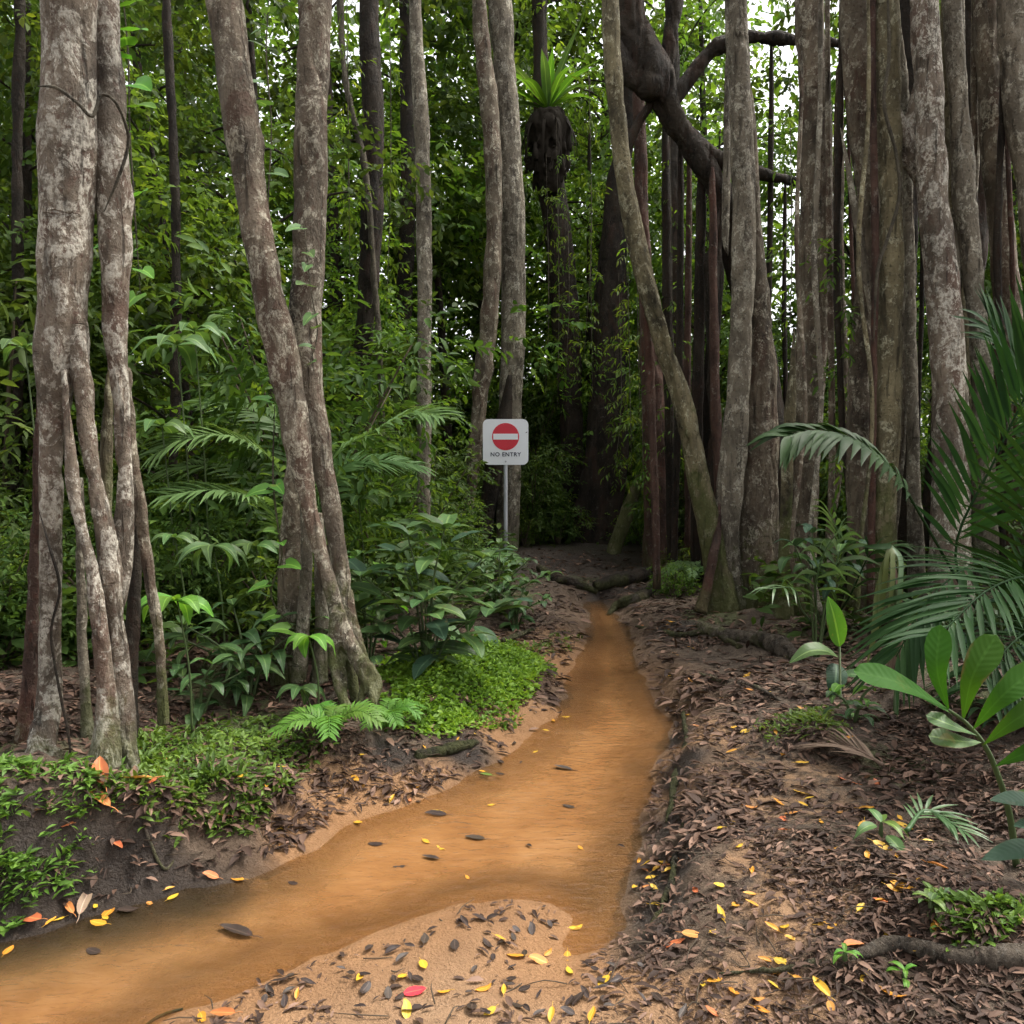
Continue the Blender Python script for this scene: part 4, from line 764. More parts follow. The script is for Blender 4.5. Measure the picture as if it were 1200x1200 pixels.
for q, (px, py, Y, l) in enumerate([(208,405,5.0,.26),(228,388,5.2,.24),(190,500,4.9,.22),(205,630,4.6,.16),(30,408,4.6,.2),(420,585,6.0,.2),(300,640,5.0,.2)]):
    whorl('understorey_sapling', 'understorey sapling with a flat spray of pale green leaves between the left trunks', (px, py), Y, 6, l, 'big_mid', -.1, .4, .25, 'oval', group='understorey saplings')
# ferns
def fern(label, base, fr, mat, l, w, npin=22, name='fern', group=None, up=(0, -.25, 1)):
    t = thing(name, label, 'fern', base, group)
    for pts in fr: obj('frond', pinnate([Vector(p) for p in pts], npin, l, w, 72, .4, up, .005, .10, .14, .06, 'lance', 4), M[mat], t)
    return t
def arch(b, az, L, h, dz=0): 
    c, s = math.cos(az), math.sin(az); b = Vector(b)
    return [b, b + Vector((c * L * .25, s * L * .25, h * .75)), b + Vector((c * L * .6, s * L * .6, h * 1.0)), b + Vector((c * L, s * L, h * .72 + dz))]
fb = at(350, 600, 5.6); fb.z = gz(fb.x, fb.y)
t = fern('large spreading fern behind the twin trunks', fb, [
  [at(345, 690, 5.6), at(330, 560, 5.4), at(280, 515, 5.2), at(222, 512, 5.0), at(185, 530, 4.9)],
  [at(350, 690, 5.6), at(320, 600, 5.3), at(260, 575, 5.0), at(195, 580, 4.8)],
  [at(360, 690, 5.6), at(385, 545, 5.4), at(430, 510, 5.2), at(480, 486, 5.1), at(512, 487, 5.0)],
  [at(350, 690, 5.7), at(340, 520, 5.9), at(290, 480, 6.0), at(240, 470, 6.1)],
  [at(350, 690, 5.7), at(390, 560, 5.9), at(440, 540, 6.0), at(490, 545, 6.1)],
  [at(350, 690, 5.7), at(300, 560, 5.9), at(230, 545, 6.0), at(180, 560, 6.0)]], 'fern', .36, .030, 46)
def ground_fern(label, px, py, L, h, n, mat, group=None, a0=0):
    b = ground(px, py); return fern(label, b, [arch(b, a0 + k * 6.283 / n + random.uniform(-.3, .3), L * random.uniform(.8, 1.1), h * random.uniform(.8, 1.1)) for k in range(n)], mat, L * .34, L * .06, 17, 'small_fern', group)
ground_fern('small bright green fern in front of the twin trunk foot, left one of two', 388, 868, .27, .15, 7, 'fern_bright', None, .4)
ground_fern('small bright green fern right of the twin trunk roots beside the ground cover', 452, 858, .22, .15, 7, 'fern_bright', None, .9)
for px, py, L in ((300,700,.7),(230,690,.7),(420,690,.6),(130,720,.6),(560,688,.5),(810,690,.35)):
    b = ground(px, py); fern('dark green fern growing in the shade of the understorey', b, [arch(b, k * 6.283 / 8 + random.uniform(-.3, .3), L, L * .75) for k in range(8)], 'fern', L * .3, L * .06, 18, 'small_fern', 'understorey ferns')
# bird nest fern high on the host tree
def nest():
    c = at(642, 128, 12.7); t = thing('bird_nest_fern', 'bird nest fern with upright strap fronds on a dark root ball high on a trunk', 'fern', c)
    cs = [c + Vector((0, 0, -.05)), c + Vector((.02, 0, -.35)), c + Vector((.0, 0, -.75)), c + Vector((.06, 0, -1.3))]; strands = []
    for k in range(46):
        a = k * 2.4; r = random.uniform(.15, .42); h0 = random.uniform(-.1, -.7); p = c + Vector((math.cos(a) * r * .7, math.sin(a) * r * .7, h0)); strands.append(tube([p, p + Vector((math.cos(a) * .1, math.sin(a) * .1, -.22)), p + Vector((math.cos(a) * .08 + random.uniform(-.05, .05), math.sin(a) * .08, -random.uniform(.4, .9)))], [.035, .025, .004], n=10, sides=5, lump=.3))
    mv, mq = F([tube(cs, [.20, .30, .24, .10], n=24, sides=14, lump=.5)] + strands, .03, .05); obj('root_mass', (mv, mq), M['root_mass'], t)
    for k in range(20):
        a = k * 2.4; el = random.uniform(.15, 1.1); L = random.uniform(.85, 1.55); d = np.array((math.cos(a) * math.cos(el), math.sin(a) * math.cos(el), math.sin(el))); p = np.array(c)
        pts = [p, p + d * L * .5 + np.array((0, 0, .05)), p + d * L + np.array((0, 0, -.5 * (1.2 - el) * L * .6))]
        obj('frond', blade(pts, random.uniform(.12, .18), (-math.cos(a) * .6, -math.sin(a) * .6, .8), 12, 4, .25, .02, 'lance', k), M['big_bright' if k % 3 else 'big_mid'], t)
    for k in range(14):
        a = k * 1.9; p = np.array(c) + np.array((.22 * math.cos(a), .22 * math.sin(a), -.15)); pts = [p, p + np.array((.2 * math.cos(a), .2 * math.sin(a), -.25)), p + np.array((.26 * math.cos(a), .26 * math.sin(a), -random.uniform(.5, .9)))]
        obj('dead_frond', blade(pts, .05, (math.cos(a), math.sin(a), .3), 8, 2, .2, .02, 'lance', k), M['root_mass'], t)
nest()

# ---------------------------------------------------------------- palms and plants on the right
def palm(label, base, fronds, name='palm', group=None):
    t = thing(name, label, 'palm', base, group)
    for f in fronds:
        pts = [Vector(p) for p in f['p']]; obj('frond', pinnate(pts, f['n'], f['l'], f['w'], f.get('a', 55), f.get('d', .4), f.get('up', (0, -.3, 1)), f.get('r', .009), f.get('tip', .4), f.get('s', .22), .06, f.get('shape', 'lance'), 6, False), M[f.get('m', 'palm')], t)
    return t
pb = at(1200, 850, 4.0); pb.z = gz(pb.x, pb.y); bb = at(1195, 800, 4.0)
palm('large dark feather palm filling the right edge beside the path', pb, [
 dict(p=[pb, at(1135,700,4.0), at(1085,615,3.95), at(1045,550,3.9), at(1000,515,3.85), at(955,505,3.8), at(918,512,3.75)], n=24, l=.25, w=0.0510, a=60, d=.9, s=.42, tip=.5, up=(.2,-.5,1)),
 dict(p=[pb, at(1120,660,4.2), at(1165,540,4.1), at(1215,440,4.0), at(1270,350,3.9)], n=37, l=.62, w=0.0340, a=50, d=.35, s=.30, up=(-.3,-1,.5)),
 dict(p=[pb, at(1190,720,3.9), at(1215,610,3.6), at(1262,520,3.3), at(1330,470,3.1)], n=29, l=.52, w=0.0286, a=62, d=.25, s=.3, up=(-.3,-.8,.8)),
 dict(p=[pb, at(1195,720,4.3), at(1225,560,4.4), at(1200,440,4.4), at(1160,380,4.4)], n=31, l=.5, w=0.0306, a=52, d=.4, s=.3, up=(.3,-.9,.6)),
 dict(p=[pb, at(1190,700,4.1), at(1150,660,3.9), at(1090,700,3.7), at(1050,770,3.6)], n=31, l=.42, w=0.0286, a=48, d=.25, s=.3, up=(-.4,-.5,.8)),
 dict(p=[pb, at(1200,740,3.8), at(1210,680,3.5), at(1160,690,3.2), at(1100,745,3.0)], n=31, l=.40, w=0.0245, a=50, d=.25, s=.3, up=(-.3,-.6,.8)),
 dict(p=[pb, at(1240,700,3.8), at(1290,600,3.7), at(1340,560,3.6)], n=23, l=.5, w=0.0306, a=58, d=.4, s=.3, up=(-.3,-.8,.8)),
 dict(p=[pb, at(1215,780,3.7), at(1225,735,3.4), at(1190,750,3.1), at(1150,800,2.95)], n=26, l=.34, w=0.0218, a=52, d=.25, s=.3, up=(-.3,-.6,.8)),
])
sb = ground(965, 745)
palm('small palm with thin arching pale leaflets in front of the fig stems', sb, [
 dict(p=[sb, at(970,690,5.4), at(985,640,5.3), at(972,600,5.2)], n=9, l=.34, w=.03, a=62, d=.9, s=.35, m='palm_pale'),
 dict(p=[sb, at(955,700,5.2), at(965,650,5.0), at(985,620,4.9)], n=9, l=.36, w=.03, a=70, d=1., s=.3, m='palm_pale'),
 dict(p=[sb, at(940,715,5.2), at(930,690,5.0), at(900,690,4.8)], n=7, l=.22, w=.02, a=55, d=.9, s=.3, m='palm_pale'),
 dict(p=[sb, at(995,700,5.4), at(1020,650,5.3), at(1050,640,5.2)], n=9, l=.30, w=.03, a=60, d=.8, s=.3, m='palm')], 'small_palm')
leafy('leafy_shrub', 'bluish green leafed shrub in front of the fig stems right of the pillar tree', 'shrub', Vector((at(960,640,5.5).x, 5.5, gz(at(960,640,5.5).x, 5.5))), [(-.2,-.1,.78),(-.05,0,.86),(.15,-.1,.78),(.25,0,.7),(-.1,-.15,.66)], 'big_blue', (.13, .2), .48, 'oval', 5, 1.1, None, ['big_blue', 'big_dark', 'big_mid'], .25, 3, .6)
# single upright bright leaf plant
def upright():
    b = ground(985, 822); t = thing('single_leaf_plant', 'young plant with one upright bright yellow-green leaf right of the path', 'plant', b)
    tip0 = at(984, 758, 4.5); obj('stem', tube([b, (b + tip0) / 2, tip0], [.008, .007, .006], n=12, sides=7), M['stem'], t)
    put_leaf(t, tip0, at(972, 700, 4.45) - tip0, .31, 'big_bright', 'oval', .3, .36, .1, (-.1, -1, .2))
    put_leaf(t, at(982, 770, 4.5), Vector((-1, -.3, .15)), .30, 'big_mid', 'oval', 1.1, .42, 0, (0, -.4, 1))
    put_leaf(t, at(980, 778, 4.5), Vector((-.25, -.5, -.5)), .2, 'big_blue', 'oval', .8, .6, 0, (0, -.8, .6))
    put_leaf(t, at(986, 790, 4.5), Vector((.7, -.4, -.1)), .18, 'big_dark', 'oval', 1, .5, 0, (0, -.4, 1))
upright()
leafy('leafy_shrub', 'low small-leaved green plant at the foot of the single upright leaf', 'shrub', ground(1000, 845), [(-.1,0,.14),(.1,0,.18),(0,-.1,.1)], 'big_mid', (.06, .11), .5, 'oval', 5, 1., None, ['big_mid', 'big_dark', 'big_bright'], .1, 2, .1)
def withered():
    b = ground(1050, 838); t = thing('withered_palm', 'withered palm with torn pale strap leaves and a hanging brown dead frond', 'palm', b)
    top = at(1045, 640, 4.3); obj('stem', tube([b, at(1052, 740, 4.35), top], [.014, .012, .008], n=14, sides=8), M['stem'], t)
    for px0, py0, px1, py1, w, m in ((1040,650,1022,765,.03,'withered'),(1028,690,1014,790,.025,'withered'),(1032,670,1026,740,.02,'withered'),(1046,652,1040,720,.03,'withered'),(1054,658,1050,735,.035,'withered'),(1055,655,1050,720,.03,'palm_pale'),(1058,715,1098,800,.022,'dead'),(1040,640,1010,640,.03,'palm')):
        p0, p1 = at(px0, py0, 4.25), at(px1, py1, 4.15); obj('strap_leaf', blade([top, p0, (p0 + p1) / 2 + Vector((0, -.02, 0)), p1], w, (.2, -1, .2), 14, 3, .15, .03, 'strap', px0), M[m], t)
    for k in range(16):
        p0 = at(1055, 720 + k * 3, 4.2); p1 = at(1030 + k * 3.4, 835 + random.uniform(-15, 10), 4.15); obj('dead_leaflet', blade([p0, (p0 + p1) / 2 + Vector((random.uniform(-.02, .02), -.01, 0)), p1], .022, (random.uniform(-.5, .5), -1, .1), 8, 2, .3, .02, 'lance', k), M['dead'], t)
withered()
# foreground broad plant
def foreground():
    b = at(1192, 1000, 2.45); b.z = gz(b.x, b.y); t = thing('broad_pinnate_plant', 'nearest plant with broad deep green paddle leaflets at the lower right', 'plant', b)
    rc = [b, at(1182,950,2.42), at(1160,885,2.38), at(1135,850,2.34), at(1112,832,2.3)]
    obj('stalk', tube(rc, [.011, .010, .008, .006, .004], n=24, sides=8), M['stem'], t)
    for q, (s, m_, e, w, up, mt) in enumerate([
      ((1122,840),(1060,803),(1000,786),.088,(.1,-.55,.85),'big_deep'),((1112,834),(1098,785),(1102,732),.066,(-.2,-1,.15),'big_deep'),((1128,845),(1140,792),(1168,744),.078,(-.3,-1,.3),'big_deep'),
      ((1140,855),(1175,815),(1222,778),.072,(-.3,-.9,.5),'big_deep'),((1152,873),(1195,840),(1256,806),.07,(-.2,-.8,.6),'big_deep'),((1166,898),(1210,880),(1276,866),.066,(-.1,-.7,.8),'big_deep'),
      ((1150,870),(1120,868),(1088,862),.075,(.1,-.5,.9),'big_mid'),((1145,862),(1115,850),(1085,838),.06,(.1,-.5,.9),'big_mid'),((1176,930),(1215,935),(1260,950),.08,(0,-.6,.8),'big_mid')]):
        y = 2.33; p = [at(*s, y), at(*m_, y - .05), at(*e, y - .02)]; obj('leaflet', blade(p, w * 1.15, up, 16, 6, .14, .008, 'obovate', q), M[mt], t)
foreground()
def bluish():
    b = at(1235, 1090, 2.3); b.z = gz(b.x, b.y); t = thing('dark_strap_plant', 'bluish dark leaved plant cut by the right edge below the broad leaflets', 'plant', b)
    for q, (s, e, w) in enumerate([((1240,1000),(1150,1008),.05),((1240,955),(1160,938),.05),((1240,985),(1188,968),.045),((1250,1030),(1195,1090),.05),((1240,900),(1205,850),.05)]):
        p0, p1 = at(*s, 2.3), at(*e, 2.2); obj('stem', tube([b, (b + p0) / 2, p0], [.006, .005, .003], n=8, sides=6), M['stem'], t)
        obj('leaf', blade([p0, (p0 + p1) / 2 + Vector((0, 0, .02)), p1], w * 1.4, (0, -.45, 1), 12, 5, .2, .01, 'oval', q), M['big_blue'], t)
bluish()
leafy('leafy_shrub', 'dark shrub under the big palm beside the broad paddle leaflets', 'shrub', ground(1180, 850), [(-.2,0,.35),(0,.1,.5),(.2,0,.4),(-.1,-.2,.25),(.1,-.15,.3)], 'big_dark', (.12, .2), .36, 'lance', 7, 1., None, ['big_dark', 'big_blue'], .2, 3, .1)
leafy('leafy_shrub', 'dark low bush at the far right in front of the fig stems', 'shrub', ground(1120, 770), [(-.3,0,.4),(0,.1,.55),(.3,0,.5),(-.2,-.2,.3),(.2,-.15,.3)], 'big_dark', (.12, .2), .36, 'lance', 8, 1., None, ['big_dark', 'palm' if False else 'big_dark'], .2, 3, .1)
leafy('seedling', 'low green seedling with a few pointed leaves on the right bank', 'plant', ground(1032, 985), [(0, 0, .06)], 'big_mid', (.08, .12), .4, 'lance', 4, 1., None, ['big_dark', 'big_mid', 'greenleaf'], .3, 2, .4)
leafy('seedling', 'tiny pale seedling beside the exposed root on the right bank', 'plant', ground(1090, 1075), [(0, 0, .05), (.05, .03, .04)], 'big_mid', (.04, .06), .5, 'oval', 4, 1., None, ['big_mid', 'greenleaf'], .1, 3, .3)
leafy('seedling', 'tiny bright sprout growing through litter below the exposed root', 'plant', ground(1060, 1150), [(0, 0, .03)], 'big_bright', (.03, .05), .4, 'oval', 3, 1., None, None, .1, 3, .3)
leafy('seedling', 'tiny bright sprout on the litter left of the exposed root', 'plant', ground(990, 1128), [(0, 0, .03)], 'big_bright', (.03, .05), .4, 'oval', 3, 1., None, None, .1, 3, .3)
b = ground(1062, 985)
palm('pale green fallen palm frond lying on the right bank near the broad plant', b, [dict(p=[b + Vector((0, 0, .03)), ground(1085, 972) + Vector((0, 0, .07)), ground(1130, 985) + Vector((0, 0, .03))], n=12, l=.13, w=.013, a=50, d=.3, s=.2, m='palm_pale')], 'fallen_palm_frond')
b = ground(1035, 905)
palm('dry brown palm frond lying on the litter of the right bank', b, [dict(p=[b + Vector((0, 0, .03)), ground(1000, 893) + Vector((0, 0, .06)), ground(965, 880) + Vector((0, 0, .03))], n=13, l=.24, w=.014, a=32, d=.3, s=.1, m='dead'),], 'fallen_palm_frond')

# ---------------------------------------------------------------- roots, logs and sticks on the ground
def lying(name, label, spec, mat, cat, lift=.3, lump=.18, vox=.008, amp=.008):
    pts, rad = [], []
    for px, py, r in spec:
        g = ground(px, py); pts.append(g + Vector((0, 0, r * lift))); rad.append(r)
    o = obj(name, fused([tube(pts, rad, n=40, sides=12, lump=lump)], vox, amp, (12, 12, 12)), M[mat], None, pts[0]); return tag(o, label, cat)
lying('exposed_root', 'thick mossy tree root crossing the ground at the lower right', [(840,1142,.008),(930,1135,.012),(1000,1122,.016),(1045,1110,.026),(1110,1120,.030),(1180,1126,.032),(1260,1118,.036)], 'log', 'tree root', .2)
lying('exposed_root', 'grey knobbly root lying at the foot of the right tree stems', [(820,735,.04),(852,748,.06),(885,752,.07),(915,765,.08),(935,775,.05)], 'log', 'tree root', .3, .25, .012, .02)
lying('exposed_root', 'thin dark root running toward the stream below the leaning trunk', [(745,735,.02),(790,745,.03),(830,742,.03),(868,760,.025)], 'bark_dark', 'tree root', .3, .25, .01, .01)
lying('fallen_branch', 'dark fallen branch lying across the head of the path', [(696,690,.06),(725,687,.085),(750,682,.09),(772,672,.07)], 'bark_dark', 'branch', .8, .2, .015, .01)
lying('exposed_root', 'dark root in the litter left of the branch at the path end', [(632,668,.05),(655,682,.06),(680,688,.05),(700,700,.03)], 'bark_dark', 'tree root', .4, .3, .015, .015)
lying('exposed_root', 'dark gnarled root along the far right bank below the red bark tree', [(770,690,.06),(745,705,.06),(725,712,.05),(712,722,.03)], 'bark_dark', 'tree root', .4, .3, .015, .015)
lying('exposed_root', 'thin dark root along the eroded right edge of the stream bend', [(800,835,.012),(804,870,.018),(792,905,.016),(788,940,.018),(780,965,.008)], 'bark_dark', 'tree root', .5, .3, .008, .008)
lying('exposed_root', 'thin root at the right water edge beside the gathered yellow leaves', [(800,965,.008),(792,1000,.014),(786,1040,.013),(768,1075,.011),(752,1098,.006)], 'bark_dark', 'tree root', .5, .3, .007, .007)
lying('exposed_root', 'pale root crossing the right bank above the bright orange leaf', [(820,790,.012),(850,800,.018),(885,806,.016),(915,822,.012)], 'log', 'tree root', .3, .3, .008, .008)
lying('fallen_branch', 'small brown broken branch on the ground left of the stream', [(588,753,.02),(606,748,.026),(624,740,.022)], 'log', 'branch', .8, .2)
lying('fallen_branch', 'dark rotten branch under the edge of the green ground cover', [(488,888,.022),(515,884,.03),(545,876,.026),(562,872,.015)], 'bark_dark', 'branch', .6, .2)
lying('fallen_branch', 'stick leaning between the two left trees near the ground', [(348,862,.016),(372,838,.02),(395,815,.018)], 'log', 'branch', 1., .2)
lying('twig', 'thin dry twig curving over the dark mud bank on the left', [(148,940,.005),(165,962,.006),(195,970,.006),(228,962,.005)], 'log', 'twig', 1., .1, .003, .001)
lying('twig', 'thin twig at the water edge in the lower left foreground', [(165,1205,.004),(190,1190,.005),(215,1182,.004)], 'log', 'twig', 1., .1, .003, .001)

# ---------------------------------------------------------------- ground cover
def inpoly(PX, poly):
    poly = np.array(poly, float); A, B = poly, np.roll(poly, -1, 0); x, y = PX[:, 0:1], PX[:, 1:2]
    c = (A[None, :, 1] > y) != (B[None, :, 1] > y)
    with np.errstate(divide='ignore', invalid='ignore'): xi = A[None, :, 0] + (y - A[None, :, 1]) * (B - A)[None, :, 0] / (B - A)[None, :, 1]
    return (np.where(c, x < xi, False).sum(1) % 2) == 1
def cover(label, poly, n, size, hgt, mat, name='ground_cover', ratio=.5, ragged=.5, steep=False):
    pw = np.array([ground(*p)[:2] for p in poly]); lo, hi = pw.min(0), pw.max(0)
    X = rng.uniform(lo, hi, (n * 3, 2))
    if steep:
        pp = np.array(poly, float); PX = rng.uniform(pp.min(0), pp.max(0), (n * 3, 2)); PX = PX[inpoly(PX, poly)]; X = grounds(PX)[:, :2]
    nz = (fbm(np.c_[X * 4, np.zeros(len(X))], 3) - .5)
    Xj = X + nz[:, None] * ragged; ok = inpoly(Xj, pw) | steep; X = X[ok]; nz = nz[ok]
    A, B = pw, np.roll(pw, -1, 0); E = B - A; W = X[:, None] - A[None]; t = np.clip((W * E).sum(2) / (E ** 2).sum(1), 0, 1); ed = np.sqrt(((W - t[..., None] * E) ** 2).sum(2)).min(1)
    kp = rng.random(len(X)) < (.4 if steep else .25) + .75 * ss(0, .16, ed + nz * .3); X, nz, ed = X[kp][:n], nz[kp][:n], ed[kp][:n]; zg = terrain(X)[0]; m = len(X); P_ = np.c_[X, zg + .008 + hgt * ss(0, .3, ed) * (.55 + nz * 1.6) * rng.random(m) ** .6]
    d = rnd_dirs(m); d[:, 2] = np.abs(d[:, 2]) * .5 + .05; L = size * rng.uniform(.55, 1.25, m)
    v = np.clip(.45 + nz * 1.1 + rng.normal(size=m) * .2, 0, 1)
    o = obj(name, leaves(P_, d, np.array((0, 0, 1.)) + rng.normal(size=(m, 3)) * .45, L, L * ratio, v), M[mat]); tag(o, label, 'ground cover', None, 'stuff')
cover('bright green creeping ground cover mound on the inside of the stream bend', [(436,800),(450,772),(510,758),(600,752),(640,772),(652,795),(640,818),(606,846),(545,862),(480,868),(440,850)], 17000, .038, .15, 'cover', ratio=.55)
cover('low green creeping plants on the left bank between the two left trees', [(120,880),(165,855),(250,840),(375,850),(395,880),(355,910),(325,945),(300,980),(240,985),(190,950),(130,925)], 3000, .05, .05, 'cover_dark', ratio=.34, ragged=.25, steep=True)
cover('low green creeping plants at the far left below the strangler fig', [(-30,915),(60,925),(140,905),(150,930),(100,960),(70,975),(40,992),(-30,1004)], 1300, .048, .035, 'cover_dark', ratio=.34, ragged=.2, steep=True)
cover('sparse small green weeds by the stream right of the broken branch', [(610,760),(650,740),(680,745),(660,765),(620,775)], 500, .04, .03, 'cover_dark')
cover('sparse small weeds on the right bank below the palm', [(880,850),(960,830),(1010,850),(990,880),(900,870)], 500, .04, .03, 'cover_dark', ratio=.3)
cover('small weeds in the shadowy corner at the lower right', [(1070,1050),(1130,1040),(1210,1060),(1210,1110),(1090,1100)], 700, .04, .04, 'cover_dark', ratio=.4)

# ---------------------------------------------------------------- leaf litter
def litter():
    n = 110000; PX = np.c_[rng.uniform(-260, 1360, n), 645 + 585 * rng.random(n) ** 1.1]; G = grounds(PX); _, d, sa = terrain(G[:, :2])
    left = PX[:, 0] < 620; dn = fbm(np.c_[G[:, :2] * 3, np.zeros(n)], 3)
    pr = np.where(d > .03, (1 - sa) * .8 + .10, 0) * (.3 + 1.5 * ss(.36, .6, dn)); edge = (PX[:, 0] > 690) & (d > .01) & (d < .16); pr = np.where(edge, .45, pr); pr = pr * (1 - .5 * ss(1050, 1150, PX[:, 1])); pr = np.where(left & (PX[:, 1] > 960) & (sa < .4), pr * .12, pr)
    k = rng.random(n) < pr; G = G[k]; m = len(G); dd = rnd_dirs(m); dd[:, 2] *= .12
    G[:, 2] += .003 + .006 * rng.random(m); L = rng.uniform(.016, .085, m) * rng.uniform(.6, 1, m) * np.where(G[:, 1] > 4.5, 1.7, np.where(G[:, 1] < 2.9, .75, 1.15))
    o = obj('leaf_litter', leaves(G, dd, np.array((0, 0, 1.)) + rng.normal(size=(m, 3)) * .2, L, L * rng.uniform(.16, .5, m), np.clip(rng.beta(.9, 1.7, m), 0, 1)), M['litter'])
    tag(o, 'brown leaf litter strewn over the banks and forest floor', 'leaf litter', None, 'stuff')
    q = 900; PX = np.c_[rng.uniform(-40, 1240, q), 680 + 530 * rng.random(q)]; G = grounds(PX); _, d, sa = terrain(G[:, :2]); G = G[(d > .04) & (rng.random(q) < 1 - .8 * sa)]; parts = []
    for g in G:
        a = random.uniform(0, 6.28); l = random.uniform(.04, .16); e = g + np.array((math.cos(a) * l, math.sin(a) * l, .006)); parts.append(tube([g + np.array((0, 0, .006)), (g + e) / 2 + rng.normal(size=3) * .008 + np.array((0, 0, .006)), e], [.0022, .002, .001], n=5, sides=4))
    tag(obj('twig_litter', join(parts), M['stem_brown']), 'tiny twigs strewn over the banks among the dead leaves', 'twig litter', None, 'stuff')
litter()
FL = []
for q in range(5):
    c = [.6, -.5, 1.2, .2, 2.][q]; V, T, A = blade([(0, -.5, .02), (0, -.15, .05 * c), (.03, .2, .06 * c), (.05 * (q - 2), .5, .03 + .08 * abs(c))], [.46, .44, .32, .52, .38][q], (0, 0, 1), 10, 4, .25 * c, .02, 'oval', q)
    s = tube([(0, -.5, .02), (.02, -.62, .03), (0, -.78, .02)], [.012, .011, .009], n=5, sides=5); s = s + ({'u': np.zeros(len(s[0])), 't': np.zeros(len(s[0])), 'v': np.full(len(s[0]), .2)},)
    FL.append(join([(V, T, A), s]))
_fm = {}
def fallen(px, py, l, mat, label, group=None, z=None, q=None, rz=None):
    q = random.randrange(5) if q is None else q
    if (q, mat) not in _fm:
        _fm[(q, mat)] = mesh_np('fallen_leaf', *FL[q]); _fm[(q, mat)].materials.append(M[mat])
    g = ground(px, py); onw = float(sdist([(g.x, g.y)])[0]) < .0
    o = bpy.data.objects.new('fallen_leaf', _fm[(q, mat)]); COL.objects.link(o); zz = max(g.z, WL) if onw else g.z
    o.location = (g.x, g.y, zz + (.002 if onw else .008)); tilt = .06 if onw else .35
    o.rotation_euler = (random.uniform(-tilt, tilt), random.uniform(-tilt, tilt), random.uniform(0, 6.283) if rz is None else rz); o.scale = (l, l, l)
    return tag(o, label, 'fallen leaf', group)
random.seed(5)
fallen(486, 1164, .068, 'redleaf', 'bright red fallen leaf on the near sand', q=3)
fallen(476, 1186, .062, 'yellow', 'yellow leaf just below the red leaf on the near sand', q=0, rz=.2)
fallen(631, 1127, .068, 'yellow', 'large yellow leaf beside the orange pool on the near sand', q=0, rz=1.3)
fallen(604, 1122, .058, 'yellow', 'yellow leaf left of the large one by the orange pool', q=3, rz=1.5)
fallen(557, 1007, .085, 'darkleaf', 'black oval leaf floating in the middle of the stream', q=0, rz=1.4)
fallen(505, 1031, .075, 'darkleaf', 'slim brown leaf floating below the black oval leaf', q=2, rz=1.3)
fallen(440, 1008, .065, 'darkleaf', 'blunt brown leaf floating left of the black oval leaf', q=3, rz=1.5)
fallen(511, 968, .10, 'darkleaf', 'brown leaf floating with yellow leaves upstream', q=0, rz=1.4)
fallen(512, 964, .06, 'yellow', 'yellow leaf lying on the brown floating leaf', q=3, rz=1.3)
fallen(666, 967, .06, 'darkleaf', 'brown leaf sunk in the stream near the right side', q=3, rz=1.2)
fallen(277, 1115, .14, 'darkleaf', 'large dark leaf lying in the stream at the lower left', q=2, rz=1.2)
fallen(343, 1047, .045, 'darkleaf', 'small dark leaf floating near the left bank', q=3, rz=1.2)
fallen(110, 1142, .06, 'darkleaf', 'dark leaf sunk in the stream in the lower left corner', q=3, rz=1.2)
fallen(660, 920, .10, 'darkleaf', 'dark leaf clump in the shallow water of the bend', q=2, rz=1.3)
fallen(156, 922, .17, 'orange', 'big orange-brown dead leaf lying on the left bank', q=2, rz=1.35)
fallen(118, 912, .15, 'orange', 'curled orange dead leaf left of the big orange one', q=4, rz=.6)
fallen(112, 938, .15, 'orange', 'long orange-tan dead leaf below the curled orange one', q=2, rz=1.2)
fallen(205, 892, .12, 'orange', 'orange dead leaf among the creeping plants on the left bank', q=1, rz=1.9)
fallen(262, 963, .09, 'orange', 'orange leaf at the lower edge of the creeping plants', q=3, rz=1.9)
fallen(95, 975, .12, 'tanleaf', 'pale pinkish dead leaf on the dark mud bank', q=2, rz=.3)
fallen(131, 997, .12, 'tanleaf', 'pale brown dead leaf in the middle of the dark mud bank', q=1, rz=1.1)
fallen(176, 992, .07, 'orange', 'reddish dead leaf on the dark mud bank', q=3, rz=1.9)
fallen(80, 1027, .07, 'orange', 'rusty dead leaf low on the dark mud bank', q=3, rz=1.2)
fallen(187, 976, .055, 'yellow', 'yellow leaf at the top of the dark mud bank', q=3)
fallen(35, 1080, .10, 'orange', 'orange-tan leaf at the water edge in the left corner', q=0, rz=1.3)
fallen(80, 1066, .08, 'orange', 'orange leaf at the water edge below the mud bank', q=2, rz=.9)
fallen(127, 1070, .065, 'yellow', 'upright yellow leaf at the water edge below the mud bank', q=3, rz=0)
fallen(115, 1088, .065, 'yellow', 'yellow leaf floating under the upright yellow leaf', q=3, rz=1.4)
fallen(247, 1028, .065, 'orange', 'tan leaf floating off the end of the mud bank', q=0, rz=1.4)
fallen(278, 1030, .055, 'yellow', 'yellow leaf floating right of the tan leaf', q=3, rz=1.5)
fallen(570, 912, .07, 'greenleaf', 'green fallen leaf on the sand shelf left of the stream', q=0, rz=1.1)
fallen(10, 1150 - 30, .05, 'yellow', 'yellow leaf drifting at the left edge of the picture', q=3)
fallen(262, 1190, .09, 'orange', 'orange-brown leaf on the sand at the bottom edge', q=2, rz=1.3)
fallen(790, 1108, .075, 'orange', 'orange leaf on the dark litter at the right side of the stream', q=3)
fallen(1105, 1092, .07, 'orange', 'orange leaf by the weeds above the exposed root', q=3, rz=.7)
fallen(1056, 1040, .07, 'yellow', 'yellow-orange leaf with a long stalk on the right bank', q=3, rz=.8)
fallen(1035, 1058, .06, 'orange', 'orange leaf just below the long stalked one', q=3, rz=1.4)
